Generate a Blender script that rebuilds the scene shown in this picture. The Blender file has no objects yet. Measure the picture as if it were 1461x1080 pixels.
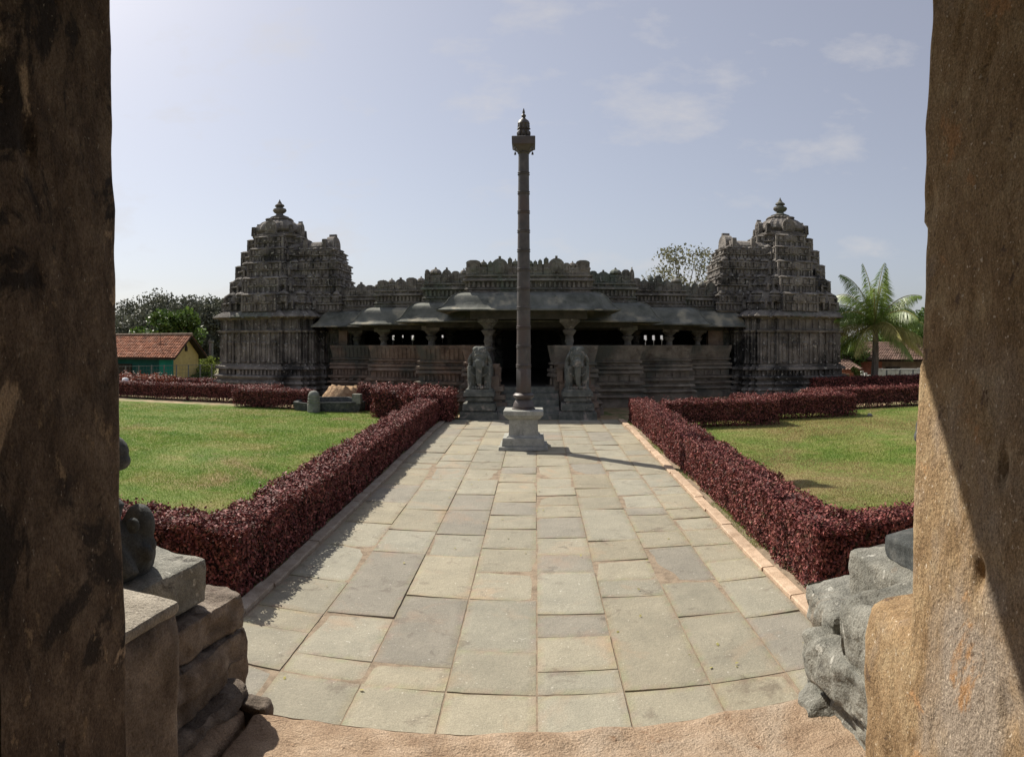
import bpy, math, random
import numpy as np
from mathutils import Vector, Matrix, noise
random.seed(7); RS = np.random.RandomState(7)
SC = bpy.context.scene; COL = SC.collection
R = math.radians; PI = math.pi; sin, cos, tan = math.sin, math.cos, math.tan

# ------------------------------------------------------------------ camera (a cylindrical phone panorama), sky, sun
H = 2.7; F = 970.0; CY = 492.0; XV = 765.0
cam = bpy.data.objects.new('camera', bpy.data.cameras.new('camera')); COL.objects.link(cam)
cam.location = (0, 0, H); cam.rotation_euler = (R(90), 0, 0.0356)
cd = cam.data; cd.type = 'PANO'; cd.panorama_type = 'CENTRAL_CYLINDRICAL'
cd.central_cylindrical_range_u_min = -0.7531; cd.central_cylindrical_range_u_max = 0.7531
cd.central_cylindrical_range_v_min = -(1080 - CY) / F; cd.central_cylindrical_range_v_max = CY / F
cd.central_cylindrical_radius = 1.0
cd.clip_start = 0.05; cd.clip_end = 5000
SC.camera = cam
SUN_AZ = R(-47.0)      # measured from +Y (down the path) towards +X
SUN_EL = R(47.0)
sun = bpy.data.objects.new('sun', bpy.data.lights.new('sun', 'SUN')); COL.objects.link(sun)
sd = Vector((sin(SUN_AZ) * cos(SUN_EL), cos(SUN_AZ) * cos(SUN_EL), sin(SUN_EL)))
sun.rotation_euler = (-sd).to_track_quat('-Z', 'Y').to_euler()
sun.data.energy = 4.6; sun.data.angle = R(0.55); sun.data.color = (1.0, 0.93, 0.82)
SC.view_settings.view_transform = 'Standard'; SC.view_settings.look = 'None'
SC.view_settings.exposure = 0.47; SC.view_settings.gamma = 1.0
SC.view_settings.use_curve_mapping = False
W = bpy.data.worlds.new('World'); SC.world = W; W.use_nodes = True
nt = W.node_tree; nt.nodes.clear()
def wn(t, **k):
    n = nt.nodes.new(t)
    for a, b in k.items(): setattr(n, a, b)
    return n
sky = wn('ShaderNodeTexSky', sky_type='NISHITA', sun_disc=False)
sky.sun_elevation = SUN_EL; sky.sun_rotation = SUN_AZ
sky.altitude = 500; sky.air_density = 1.0; sky.dust_density = 2.4; sky.ozone_density = 2.0
tcw = wn('ShaderNodeTexCoord'); mp = wn('ShaderNodeMapping'); mp.inputs['Scale'].default_value = (2.4, 2.4, 6.0)
mp.inputs['Location'].default_value = (3.1, 0.7, 0.35)
nz = wn('ShaderNodeTexNoise'); nz.inputs['Scale'].default_value = 2.1; nz.inputs['Detail'].default_value = 7; nz.inputs['Roughness'].default_value = 0.6
rp = wn('ShaderNodeValToRGB'); rp.color_ramp.elements[0].position = 0.53; rp.color_ramp.elements[1].position = 0.70
rp.color_ramp.elements[0].color = (0, 0, 0, 1); rp.color_ramp.elements[1].color = (0.5, 0.5, 0.5, 1)
hs = wn('ShaderNodeHueSaturation'); hs.inputs['Saturation'].default_value = 0.66; hs.inputs['Value'].default_value = 1.0
hz = wn('ShaderNodeMix', data_type='RGBA'); hz.inputs[0].default_value = 0.38; hz.inputs[7].default_value = (3.1, 2.95, 3.4, 1)   # milky high haze over the whole sky
mx = wn('ShaderNodeMix', data_type='RGBA'); mx.inputs[7].default_value = (5.2, 5.0, 4.9, 1)
bg = wn('ShaderNodeBackground'); bg.inputs['Strength'].default_value = 0.096
wo = wn('ShaderNodeOutputWorld'); L = nt.links.new
L(tcw.outputs['Generated'], mp.inputs['Vector']); L(mp.outputs[0], nz.inputs['Vector']); L(nz.outputs[0], rp.inputs[0])
L(sky.outputs[0], hs.inputs['Color']); L(hs.outputs[0], hz.inputs[6]); L(hz.outputs[2], mx.inputs[6]); L(rp.outputs[0], mx.inputs[0])
L(mx.outputs[2], bg.inputs['Color']); L(bg.outputs[0], wo.inputs['Surface'])
SC.cycles.use_denoising = True; SC.cycles.max_bounces = 6; SC.cycles.diffuse_bounces = 4
SC.cycles.transparent_max_bounces = 8

# ------------------------------------------------------------------ ground relief
SL = 0.023; Y0 = 18.0; GZ = SL * Y0
def gz(y, x=0.0):
    z = SL * max(min(y, Y0), -8.0)
    d = math.hypot(x, y)
    if d > 35: z = GZ - min(1.0, (d - 35) / 6.0) * 1.0
    return z
def place(px, rho):                    # a bearing and a distance -> plan position
    th = (px - XV) / F; return rho * sin(th), rho * cos(th)
def zat(py, rho): return H + (CY - py) / F * rho

# ------------------------------------------------------------------ materials
MATS = {}
def mat(name, stops, scale=3.0, detail=8, rough=0.9, bump=0.35, bscale=30.0, bdist=0.02, island=0.0, spots=None,
        stretch=None, attr=None, spec=0.25, coords='pos', big=None, dirt=None, metallic=0.0, trans=0.0, bump2=None, grain=None, streak=None, zone=None):
    """stops: list of (pos, rgb). spots: (rgb, scale, lo, hi). big: (rgb, scale, lo, hi) larger stains."""
    m = bpy.data.materials.new(name); m.use_nodes = True; t = m.node_tree; t.nodes.clear(); l = t.links.new
    def n(ty, **k):
        q = t.nodes.new(ty)
        for a, b in k.items(): setattr(q, a, b)
        return q
    out = n('ShaderNodeOutputMaterial'); p = n('ShaderNodeBsdfPrincipled'); l(p.outputs[0], out.inputs[0])
    p.inputs['Roughness'].default_value = rough; p.inputs['Specular IOR Level'].default_value = spec
    p.inputs['Metallic'].default_value = metallic
    if coords == 'pos': g = n('ShaderNodeNewGeometry'); src = g.outputs['Position']
    else: g = n('ShaderNodeTexCoord'); src = g.outputs['Object']
    if stretch:
        mpn = n('ShaderNodeMapping'); mpn.inputs['Scale'].default_value = stretch; l(src, mpn.inputs[0]); src = mpn.outputs[0]
    def noi(sc, de=6, ro=0.6, dist=0.0):
        q = n('ShaderNodeTexNoise'); q.inputs['Scale'].default_value = sc; q.inputs['Detail'].default_value = de
        q.inputs['Roughness'].default_value = ro; q.inputs['Distortion'].default_value = dist; l(src, q.inputs['Vector']); return q.outputs[0]
    def ramp(fac, st):
        q = n('ShaderNodeValToRGB'); e = q.color_ramp.elements
        while len(e) < len(st): e.new(0.5)
        for i, (a, c) in enumerate(st): e[i].position = a; e[i].color = (*c, 1) if len(c) == 3 else c
        l(fac, q.inputs[0]); return q.outputs[0]
    def mixc(a, b, fac, mode='MIX'):
        q = n('ShaderNodeMix', data_type='RGBA', blend_type=mode)
        if isinstance(fac, (int, float)): q.inputs[0].default_value = fac
        else: l(fac, q.inputs[0])
        l(a, q.inputs[6])
        if isinstance(b, tuple): q.inputs[7].default_value = (*b, 1)
        else: l(b, q.inputs[7])
        return q.outputs[2]
    c = ramp(noi(scale, detail, 0.70 if detail > 10 else 0.62, 0.3), stops)
    if big: c = mixc(c, big[0], ramp(noi(big[1], 6, 0.6, 0.6), [(big[2], (0, 0, 0)), (big[3], (1, 1, 1))]))
    if dirt: c = mixc(c, dirt[0], ramp(noi(dirt[1], 8, 0.7, 0.5), [(dirt[2], (0, 0, 0)), (dirt[3], (1, 1, 1))]))
    if spots: c = mixc(c, spots[0], ramp(noi(spots[1], 3, 0.5), [(spots[2], (0, 0, 0)), (spots[3], (1, 1, 1))]))
    if zone:   # a worn area of the ground at a place of its own: (colour, centre x, y, radii x, y)
        sp = n('ShaderNodeMapping', vector_type='TEXTURE'); sp.inputs['Location'].default_value = (zone[1], zone[2], 0); sp.inputs['Scale'].default_value = (zone[3], zone[4], 1e3); l(g.outputs['Position'], sp.inputs[0])
        ln_ = n('ShaderNodeVectorMath', operation='LENGTH'); l(sp.outputs[0], ln_.inputs[0]); ad = n('ShaderNodeMath', operation='ADD'); l(ln_.outputs['Value'], ad.inputs[0])
        mu = n('ShaderNodeMath', operation='MULTIPLY'); mu.inputs[1].default_value = 1.6; l(noi(1.1, 6, .65), mu.inputs[0]); l(mu.outputs[0], ad.inputs[1])
        hf = n('ShaderNodeMath', operation='MULTIPLY'); hf.inputs[1].default_value = .5; l(ad.outputs[0], hf.inputs[0])
        c = mixc(c, zone[0], ramp(hf.outputs[0], [(.62, (.85, .85, .85)), (1.0, (0, 0, 0))]))
    if streak: c = mixc(c, streak[0], ramp(noi(streak[1], 10, 0.72, 0.2), [(streak[2], (0, 0, 0)), (streak[3], (1, 1, 1))]))
    if grain: c = mixc(c, ramp(noi(grain[0], 3, 0.75), [(0.36, (1 - grain[1],) * 3), (0.64, (1 + grain[1],) * 3)]), 1.0, 'MULTIPLY')
    if attr:
        a = n('ShaderNodeAttribute'); a.attribute_name = attr; c = mixc(c, a.outputs['Color'], 1.0, 'MULTIPLY')
    if island:
        gi = n('ShaderNodeNewGeometry'); rr = ramp(gi.outputs['Random Per Island'], [(0, (1 - island,) * 3), (1, (1 + island,) * 3)])
        c = mixc(c, rr, 1.0, 'MULTIPLY')
    l(c, p.inputs['Base Color'])
    if bump:
        b = n('ShaderNodeBump'); b.inputs['Strength'].default_value = bump; b.inputs['Distance'].default_value = bdist
        l(noi(bscale, 8, 0.65), b.inputs['Height']); last = b
        if bump2:
            b2 = n('ShaderNodeBump'); b2.inputs['Strength'].default_value = bump2[0]; b2.inputs['Distance'].default_value = bump2[2]
            l(noi(bump2[1], 5, 0.6), b2.inputs['Height']); l(b.outputs[0], b2.inputs['Normal']); last = b2
        l(last.outputs[0], p.inputs['Normal'])
    if trans:
        tr = n('ShaderNodeBsdfTranslucent'); l(c, tr.inputs[0]); ms = n('ShaderNodeMixShader'); ms.inputs[0].default_value = trans
        l(p.outputs[0], ms.inputs[1]); l(tr.outputs[0], ms.inputs[2]); l(ms.outputs[0], out.inputs[0])
    MATS[name] = m; return m
mat('temple_stone', [(0.3, (0.10, 0.09, 0.078)), (0.5, (0.19, 0.172, 0.15)), (0.7, (0.30, 0.275, 0.24))], 2.2, bump=0.9, bscale=9, bdist=0.05,
    big=((0.13, 0.15, 0.12), 0.5, 0.5, 0.66), dirt=((0.04, 0.036, 0.033), 1.3, 0.52, 0.7), spots=((0.36, 0.34, 0.31), 9, 0.64, 0.72), bump2=(0.6, 45, 0.02))
mat('tower_stone', [(0.3, (0.10, 0.088, 0.078)), (0.5, (0.19, 0.172, 0.152)), (0.7, (0.30, 0.275, 0.245))], 1.8, bump=0.9, bscale=8, bdist=0.06,
    big=((0.045, 0.043, 0.04), 0.7, 0.5, 0.64), dirt=((0.20, 0.15, 0.10), 0.9, 0.66, 0.74), spots=((0.4, 0.385, 0.35), 7, 0.62, 0.7), bump2=(0.6, 40, 0.02))
mat('seat_stone', [(0.3, (0.155, 0.105, 0.075)), (0.5, (0.26, 0.19, 0.145)), (0.72, (0.37, 0.29, 0.225))], 2.5, bump=0.8, bscale=14, bdist=0.03,
    big=((0.12, 0.12, 0.10), 0.6, 0.48, 0.62), dirt=((0.08, 0.06, 0.05), 2.0, 0.55, 0.72), bump2=(0.5, 60, 0.01))
mat('seat_grey', [(0.3, (0.14, 0.115, 0.09)), (0.5, (0.23, 0.195, 0.155)), (0.72, (0.34, 0.30, 0.245))], 2.5, bump=0.8, bscale=14, bdist=0.03,
    big=((0.12, 0.12, 0.10), 0.6, 0.48, 0.62), dirt=((0.08, 0.06, 0.05), 2.0, 0.55, 0.72), bump2=(0.5, 60, 0.01))
mat('eave_stone', [(0.3, (0.10, 0.105, 0.09)), (0.5, (0.16, 0.165, 0.145)), (0.7, (0.25, 0.245, 0.21))], 1.6, bump=0.5, bscale=12, bdist=0.02,
    dirt=((0.055, 0.06, 0.05), 1.1, 0.5, 0.7), spots=((0.36, 0.33, 0.25), 1.6, 0.54, 0.68), bump2=(0.3, 60, 0.01))
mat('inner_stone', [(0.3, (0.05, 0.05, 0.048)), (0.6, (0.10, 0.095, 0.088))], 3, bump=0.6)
mat('carved_grey', [(0.3, (0.11, 0.12, 0.105)), (0.5, (0.19, 0.20, 0.175)), (0.7, (0.30, 0.29, 0.26))], 5, bump=0.6, bscale=30, bdist=0.015,
    big=((0.36, 0.31, 0.27), 3.0, 0.58, 0.7), bump2=(0.4, 90, 0.006))
mat('elephant_stone', [(0.3, (0.075, 0.082, 0.072)), (0.5, (0.13, 0.137, 0.12)), (0.7, (0.22, 0.215, 0.19))], 5, bump=0.6, bscale=30, bdist=0.015,
    big=((0.36, 0.31, 0.27), 2.2, 0.56, 0.66), bump2=(0.4, 90, 0.006))
mat('dark_statue', [(0.3, (0.04, 0.045, 0.045)), (0.5, (0.075, 0.08, 0.078)), (0.7, (0.14, 0.14, 0.13))], 9, bump=0.7, bscale=35, bdist=0.012, grain=(150, 0.3))
mat('slab_stone', [(0.30, (0.235, 0.218, 0.165)), (0.5, (0.285, 0.262, 0.196)), (0.7, (0.335, 0.305, 0.228))], 2.2, detail=12, bump=0.8, bscale=22, bdist=0.010,
    attr='tone', big=((0.33, 0.265, 0.185), 1.0, 0.57, 0.68), dirt=((0.20, 0.175, 0.13), 3.2, 0.57, 0.66), spots=((0.46, 0.43, 0.35), 30, 0.68, 0.72), bump2=(0.7, 110, 0.004), grain=(90, 0.16), rough=0.8, spec=0.3)
mat('joint_soil', [(0.3, (0.17, 0.13, 0.09)), (0.6, (0.32, 0.25, 0.175))], 9, bump=0.6, bscale=80)
mat('kerb_stone', [(0.3, (0.34, 0.24, 0.16)), (0.55, (0.50, 0.37, 0.26)), (0.75, (0.58, 0.47, 0.35))], 6, bump=0.6, bscale=40, bdist=0.01, attr='tone', grain=(150, 0.3))
mat('soil', [(0.3, (0.22, 0.16, 0.09)), (0.6, (0.36, 0.27, 0.16))], 3, bump=0.5, bscale=50, big=((0.12, 0.15, 0.05), 1.2, 0.5, 0.6))
mat('lawn_ground', [(0.3, (0.09, 0.15, 0.025)), (0.5, (0.15, 0.19, 0.04)), (0.68, (0.24, 0.22, 0.08))], 0.9, bump=0.8, bscale=45, bdist=0.03,
    big=((0.27, 0.20, 0.10), 0.30, 0.55, 0.68), dirt=((0.15, 0.14, 0.05), 4, 0.55, 0.7))
mat('grass_blade', [(0.3, (0.14, 0.265, 0.04)), (0.5, (0.215, 0.325, 0.065)), (0.68, (0.34, 0.34, 0.11))], 0.9, bump=0, island=0.35, rough=0.6,
    big=((0.36, 0.27, 0.13), 0.30, 0.60, 0.74), dirt=((0.34, 0.31, 0.12), 4, 0.56, 0.68), trans=0.25)
mat('grass_blade_worn', [(0.3, (0.13, 0.24, 0.035)), (0.5, (0.21, 0.30, 0.06)), (0.68, (0.34, 0.34, 0.11))], 0.9, bump=0, island=0.35, rough=0.6,
    big=((0.36, 0.27, 0.13), 0.28, 0.50, 0.60), dirt=((0.34, 0.31, 0.12), 4, 0.56, 0.68), trans=0.25, zone=((0.36, 0.26, 0.12), 9.5, 17.3, 5.0, 2.2))
mat('field', [(0.3, (0.10, 0.10, 0.04)), (0.6, (0.20, 0.17, 0.08))], 0.2, bump=0.3, bscale=6)
mat('hedge_leaf', [(0.3, (0.080, 0.022, 0.022)), (0.5, (0.175, 0.050, 0.046)), (0.7, (0.35, 0.145, 0.115))], 9, bump=0, island=0.75, rough=0.6, spec=0.2,
    dirt=((0.05, 0.055, 0.02), 13, 0.56, 0.62), trans=0.06)
mat('hedge_leaf_dry', [(0.3, (0.10, 0.03, 0.02)), (0.5, (0.22, 0.06, 0.035)), (0.7, (0.32, 0.13, 0.06))], 5, bump=0, island=0.5, rough=0.5, trans=0.2)
mat('twig', [(0.3, (0.025, 0.012, 0.012)), (0.7, (0.06, 0.03, 0.025))], 20, bump=0.2)
mat('bark', [(0.3, (0.09, 0.075, 0.06)), (0.6, (0.2, 0.17, 0.14))], 8, bump=0.7, bscale=25, stretch=(1, 1, 0.3))
mat('leaf_green', [(0.3, (0.045, 0.085, 0.018)), (0.6, (0.10, 0.16, 0.035))], 1.2, bump=0, island=0.5, rough=0.5, trans=0.25)
mat('leaf_grey', [(0.3, (0.075, 0.085, 0.06)), (0.6, (0.13, 0.135, 0.095))], 0.7, bump=0, island=0.45, rough=0.6, trans=0.15)  # desaturated leaf colour carries the distance haze, no haze volume is built
mat('leaf_yellow', [(0.3, (0.12, 0.17, 0.03)), (0.6, (0.22, 0.26, 0.06))], 1.2, bump=0, island=0.4, trans=0.3)
mat('leaf_sparse', [(0.3, (0.13, 0.14, 0.07)), (0.6, (0.22, 0.21, 0.12))], 1.2, bump=0, island=0.4, trans=0.2)
mat('palm_leaf', [(0.3, (0.09, 0.17, 0.025)), (0.6, (0.24, 0.32, 0.075))], 1.3, bump=0, island=0.4, rough=0.4, spec=0.5, trans=0.3)
mat('palm_dry', [(0.3, (0.28, 0.27, 0.09)), (0.6, (0.40, 0.36, 0.14))], 2, bump=0, island=0.3, trans=0.25)
mat('pole_stone', [(0.3, (0.045, 0.039, 0.037)), (0.5, (0.07, 0.061, 0.057)), (0.7, (0.105, 0.092, 0.085))], 5, bump=0.35, bscale=50, bdist=0.008, rough=0.5, spec=0.5,
    big=((0.085, 0.060, 0.052), 1.2, 0.47, 0.62))
mat('pedestal_stone', [(0.3, (0.24, 0.245, 0.215)), (0.5, (0.33, 0.33, 0.295)), (0.7, (0.43, 0.42, 0.37))], 6, bump=0.5, bscale=45, bdist=0.008,
    dirt=((0.17, 0.16, 0.14), 4, 0.58, 0.72), grain=(150, 0.3))
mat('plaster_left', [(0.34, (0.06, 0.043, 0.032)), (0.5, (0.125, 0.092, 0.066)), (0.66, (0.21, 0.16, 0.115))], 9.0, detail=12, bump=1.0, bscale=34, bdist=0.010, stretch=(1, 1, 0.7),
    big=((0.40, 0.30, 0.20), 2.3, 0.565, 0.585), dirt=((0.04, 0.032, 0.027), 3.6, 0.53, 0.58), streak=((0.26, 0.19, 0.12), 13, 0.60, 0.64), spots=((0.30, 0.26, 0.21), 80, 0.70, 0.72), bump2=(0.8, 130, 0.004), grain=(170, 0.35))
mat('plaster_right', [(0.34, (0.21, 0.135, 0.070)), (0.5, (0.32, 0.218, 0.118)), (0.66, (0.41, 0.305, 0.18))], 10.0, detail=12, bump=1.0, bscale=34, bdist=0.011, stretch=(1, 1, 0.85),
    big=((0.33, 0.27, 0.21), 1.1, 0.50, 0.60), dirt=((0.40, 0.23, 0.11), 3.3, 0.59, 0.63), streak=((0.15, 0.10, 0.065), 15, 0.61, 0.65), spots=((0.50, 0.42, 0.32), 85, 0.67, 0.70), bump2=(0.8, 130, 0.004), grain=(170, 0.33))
mat('sunlit_cap', [(0.3, (0.24, 0.215, 0.175)), (0.5, (0.34, 0.305, 0.25)), (0.7, (0.44, 0.40, 0.33))], 7, bump=1.0, bscale=28, bdist=0.012,
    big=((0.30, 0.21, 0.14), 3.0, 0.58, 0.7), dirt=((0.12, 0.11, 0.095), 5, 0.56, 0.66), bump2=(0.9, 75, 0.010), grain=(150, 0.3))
mat('grey_block', [(0.3, (0.13, 0.13, 0.112)), (0.5, (0.22, 0.215, 0.185)), (0.7, (0.33, 0.32, 0.275))], 6, bump=1.0, bscale=24, bdist=0.012,
    big=((0.24, 0.19, 0.14), 2.2, 0.56, 0.68), dirt=((0.08, 0.075, 0.065), 6, 0.58, 0.68), spots=((0.45, 0.44, 0.39), 16, 0.63, 0.7), bump2=(0.9, 75, 0.010), grain=(150, 0.3))
mat('brown_block', [(0.3, (0.095, 0.075, 0.058)), (0.5, (0.18, 0.145, 0.115)), (0.7, (0.31, 0.26, 0.21))], 7, bump=1.0, bscale=26, bdist=0.014,
    dirt=((0.09, 0.065, 0.05), 5, 0.56, 0.68), bump2=(0.9, 75, 0.010), grain=(150, 0.3))
mat('threshold_stone', [(0.3, (0.25, 0.17, 0.11)), (0.5, (0.36, 0.26, 0.175)), (0.7, (0.47, 0.36, 0.26))], 5, bump=0.9, bscale=20, bdist=0.014,
    big=((0.40, 0.32, 0.24), 1.8, 0.52, 0.66), dirt=((0.24, 0.15, 0.09), 9, 0.60, 0.70), bump2=(1.0, 70, 0.012), grain=(150, 0.3))
mat('sand', [(0.35, (0.22, 0.13, 0.07)), (0.6, (0.46, 0.31, 0.18))], 7, bump=0.8, bscale=20, bdist=0.04)
mat('roof_tile', [(0.3, (0.26, 0.10, 0.055)), (0.5, (0.38, 0.17, 0.10)), (0.7, (0.46, 0.27, 0.19))], 3, bump=0.4, island=0.35, dirt=((0.14, 0.08, 0.06), 1.0, 0.55, 0.7))
mat('old_tile', [(0.3, (0.14, 0.085, 0.065)), (0.6, (0.25, 0.17, 0.135))], 2, bump=0.4, island=0.3)
mat('green_paint', [(0.3, (0.012, 0.16, 0.12)), (0.6, (0.02, 0.22, 0.165))], 2, bump=0.1)
mat('teal_dark', [(0.3, (0.010, 0.065, 0.06)), (0.6, (0.016, 0.09, 0.08))], 2, bump=0.1)
mat('yellow_paint', [(0.3, (0.44, 0.34, 0.13)), (0.6, (0.56, 0.45, 0.19))], 2, bump=0.1, dirt=((0.34, 0.24, 0.12), 1.4, 0.55, 0.75))
mat('brick', [(0.3, (0.20, 0.065, 0.04)), (0.6, (0.36, 0.14, 0.09))], 4, bump=0.4)
mat('mud_wall', [(0.3, (0.16, 0.11, 0.08)), (0.6, (0.26, 0.19, 0.14))], 3, bump=0.3)
mat('white_wash', [(0.3, (0.55, 0.56, 0.56)), (0.6, (0.72, 0.72, 0.70))], 2, bump=0.2, dirt=((0.3, 0.29, 0.27), 2, 0.55, 0.7))
mat('white_bag', [(0.3, (0.70, 0.70, 0.72)), (0.6, (0.82, 0.82, 0.83))], 8, bump=0.5, bscale=12, bdist=0.04)
mat('metal_post', [(0.3, (0.10, 0.11, 0.105)), (0.6, (0.17, 0.175, 0.17))], 6, bump=0.1, rough=0.5, metallic=0.4)
mat('dark_wood', [(0.3, (0.02, 0.016, 0.013)), (0.6, (0.05, 0.04, 0.03))], 6, bump=0.2)
mat('room_plaster', [(0.3, (0.07, 0.05, 0.038)), (0.6, (0.14, 0.10, 0.075))], 2, bump=0.4)
M = MATS

# ------------------------------------------------------------------ mesh helpers
def obj(name, verts, faces, material, parent=None, smooth=None, loc=None):
    me = bpy.data.meshes.new(name); me.from_pydata(verts, [], faces); me.update()
    if material: me.materials.append(material)
    o = bpy.data.objects.new(name, me); COL.objects.link(o)
    if loc is not None: o.location = loc
    if parent is not None: o.parent = parent
    if smooth is not None:
        me.polygons.foreach_set('use_smooth', [True] * len(me.polygons))
        if smooth < 180: me.set_sharp_from_angle(angle=R(smooth))
    return o
def tag(o, label=None, cat=None, group=None, kind=None):
    if label: o['label'] = label
    if cat: o['category'] = cat
    if group: o['group'] = group
    if kind: o['kind'] = kind
    return o
def empty(name, loc, label, cat, group=None, rz=0):
    o = bpy.data.objects.new(name, None); COL.objects.link(o); o.location = loc; o.rotation_euler.z = rz
    o.empty_display_size = 0.3
    return tag(o, label, cat, group)
class MB:
    def __init__(s): s.v = []; s.f = []
    def add(s, v, f, m=None):
        b = len(s.v)
        if m is not None: v = [tuple(m @ Vector(p)) for p in v]
        s.v += [tuple(p) for p in v]; s.f += [tuple(i + b for i in q) for q in f]
    def box(s, x0, x1, y0, y1, z0, z1, m=None, t=0.0, ty=None):   # t: top inset (taper)
        ty = t if ty is None else ty
        v = [(x0, y0, z0), (x1, y0, z0), (x1, y1, z0), (x0, y1, z0), (x0 + t, y0 + ty, z1), (x1 - t, y0 + ty, z1), (x1 - t, y1 - ty, z1), (x0 + t, y1 - ty, z1)]
        s.add(v, [(0, 3, 2, 1), (4, 5, 6, 7), (0, 1, 5, 4), (1, 2, 6, 5), (2, 3, 7, 6), (3, 0, 4, 7)], m)
    def lathe(s, prof, n=16, c=(0, 0, 0), m=None, sq=1.0, a0=0.0):
        v = []; f = []
        for r, z in prof:
            for i in range(n):
                a = 2 * PI * i / n + a0
                v.append((c[0] + r * cos(a), c[1] + r * sin(a) * sq, c[2] + z))
        for j in range(len(prof) - 1):
            for i in range(n):
                k = (i + 1) % n; f.append((j * n + i, j * n + k, (j + 1) * n + k, (j + 1) * n + i))
        f.append(tuple(reversed(range(n)))); f.append(tuple(range((len(prof) - 1) * n, len(prof) * n)))
        s.add(v, f, m)
    def loft(s, poly, prof, m=None, cx=0, cy=0):
        """poly: CCW axis-aligned or general polygon; prof: list of (z, outward offset) or (z, offset, scale)"""
        n = len(poly); off = []
        for i in range(n):
            a = Vector(poly[i - 1]); b = Vector(poly[i]); c = Vector(poly[(i + 1) % n])
            e1 = (b - a).normalized(); e2 = (c - b).normalized()
            n1 = Vector((e1.y, -e1.x)); n2 = Vector((e2.y, -e2.x))
            d = (n1 + n2); k = 1 + n1.dot(n2)
            off.append(d / k if k > 0.2 else n1)
        v = []; f = []
        for q in prof:
            z, o_ = q[0], q[1]; sc = q[2] if len(q) > 2 else 1.0
            for (x, y), d in zip(poly, off): v.append((cx + (x - cx) * sc + d.x * o_, cy + (y - cy) * sc + d.y * o_, z))
        for j in range(len(prof) - 1):
            for i in range(n):
                k = (i + 1) % n; f.append((j * n + i, j * n + k, (j + 1) * n + k, (j + 1) * n + i))
        f.append(tuple(reversed(range(n)))); f.append(tuple(range((len(prof) - 1) * n, len(prof) * n)))
        s.add(v, f, m)
    def tube(s, pts, rad, n=8):
        v = []; f = []; P = [Vector(p) for p in pts]
        for i, p in enumerate(P):
            d = (P[min(i + 1, len(P) - 1)] - P[max(i - 1, 0)]).normalized()
            u = d.orthogonal().normalized() if abs(d.z) > 0.95 else Vector((0, 0, 1)).cross(d).normalized()
            w = d.cross(u); r = rad[i] if isinstance(rad, (list, tuple)) else rad
            for k in range(n):
                a = 2 * PI * k / n; q = p + u * r * cos(a) + w * r * sin(a); v.append(tuple(q))
        for j in range(len(P) - 1):
            for i in range(n):
                k = (i + 1) % n; f.append((j * n + i, j * n + k, (j + 1) * n + k, (j + 1) * n + i))
        f.append(tuple(reversed(range(n)))); f.append(tuple(range((len(P) - 1) * n, len(P) * n)))
        s.add(v, f)
    def ell(s, c, r, n=12, k=8, m=None):
        prof = [(sin(PI * j / k) * 1.0 if 0 < j < k else 0.02, -cos(PI * j / k)) for j in range(k + 1)]
        v = []; f = []
        for rr, z in prof:
            for i in range(n):
                a = 2 * PI * i / n; v.append((rr * cos(a) * r[0], rr * sin(a) * r[1], z * r[2]))
        for j in range(k):
            for i in range(n):
                q = (i + 1) % n; f.append((j * n + i, j * n + q, (j + 1) * n + q, (j + 1) * n + i))
        f.append(tuple(reversed(range(n)))); f.append(tuple(range(k * n, (k + 1) * n)))
        mm = Matrix.Translation(c) @ (m if m is not None else Matrix())
        s.add(v, f, mm)
    def prism(s, pts, y0, y1, m=None):       # outline in xz, extruded along y
        n = len(pts); v = [(x, y0, z) for x, z in pts] + [(x, y1, z) for x, z in pts]
        f = [tuple(range(n)), tuple(reversed(range(n, 2 * n)))] + [(i, i + n, (i + 1) % n + n, (i + 1) % n) for i in range(n)]
        s.add(v, f, m)
    def obj(s, name, material, parent=None, smooth=None, loc=None):
        if loc is not None: s.v = [(x - loc[0], y - loc[1], z - loc[2]) for x, y, z in s.v]
        elif parent is not None:
            l = parent.matrix_world.translation if False else world_loc(parent)
            s.v = [(x - l[0], y - l[1], z - l[2]) for x, y, z in s.v]
        return obj(name, s.v, s.f, material, parent, smooth, loc if parent is None else None)
def world_loc(o):
    l = Vector(o.location)
    while o.parent: o = o.parent; l += Vector(o.location)
    return l
def quads_obj(name, V, material, parent=None, k=4):
    """V: (n*k,3) array, k verts per face"""
    n = len(V) // k; me = bpy.data.meshes.new(name)
    if parent is not None: V = V - np.array(world_loc(parent))
    me.vertices.add(len(V)); me.vertices.foreach_set('co', V.astype(np.float32).ravel())
    me.loops.add(n * k); me.loops.foreach_set('vertex_index', np.arange(n * k, dtype=np.int32))
    me.polygons.add(n); me.polygons.foreach_set('loop_start', np.arange(0, n * k, k, dtype=np.int32))
    me.update(calc_edges=True); me.materials.append(material)
    o = bpy.data.objects.new(name, me); COL.objects.link(o)
    if parent is not None: o.parent = parent
    return o
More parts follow.
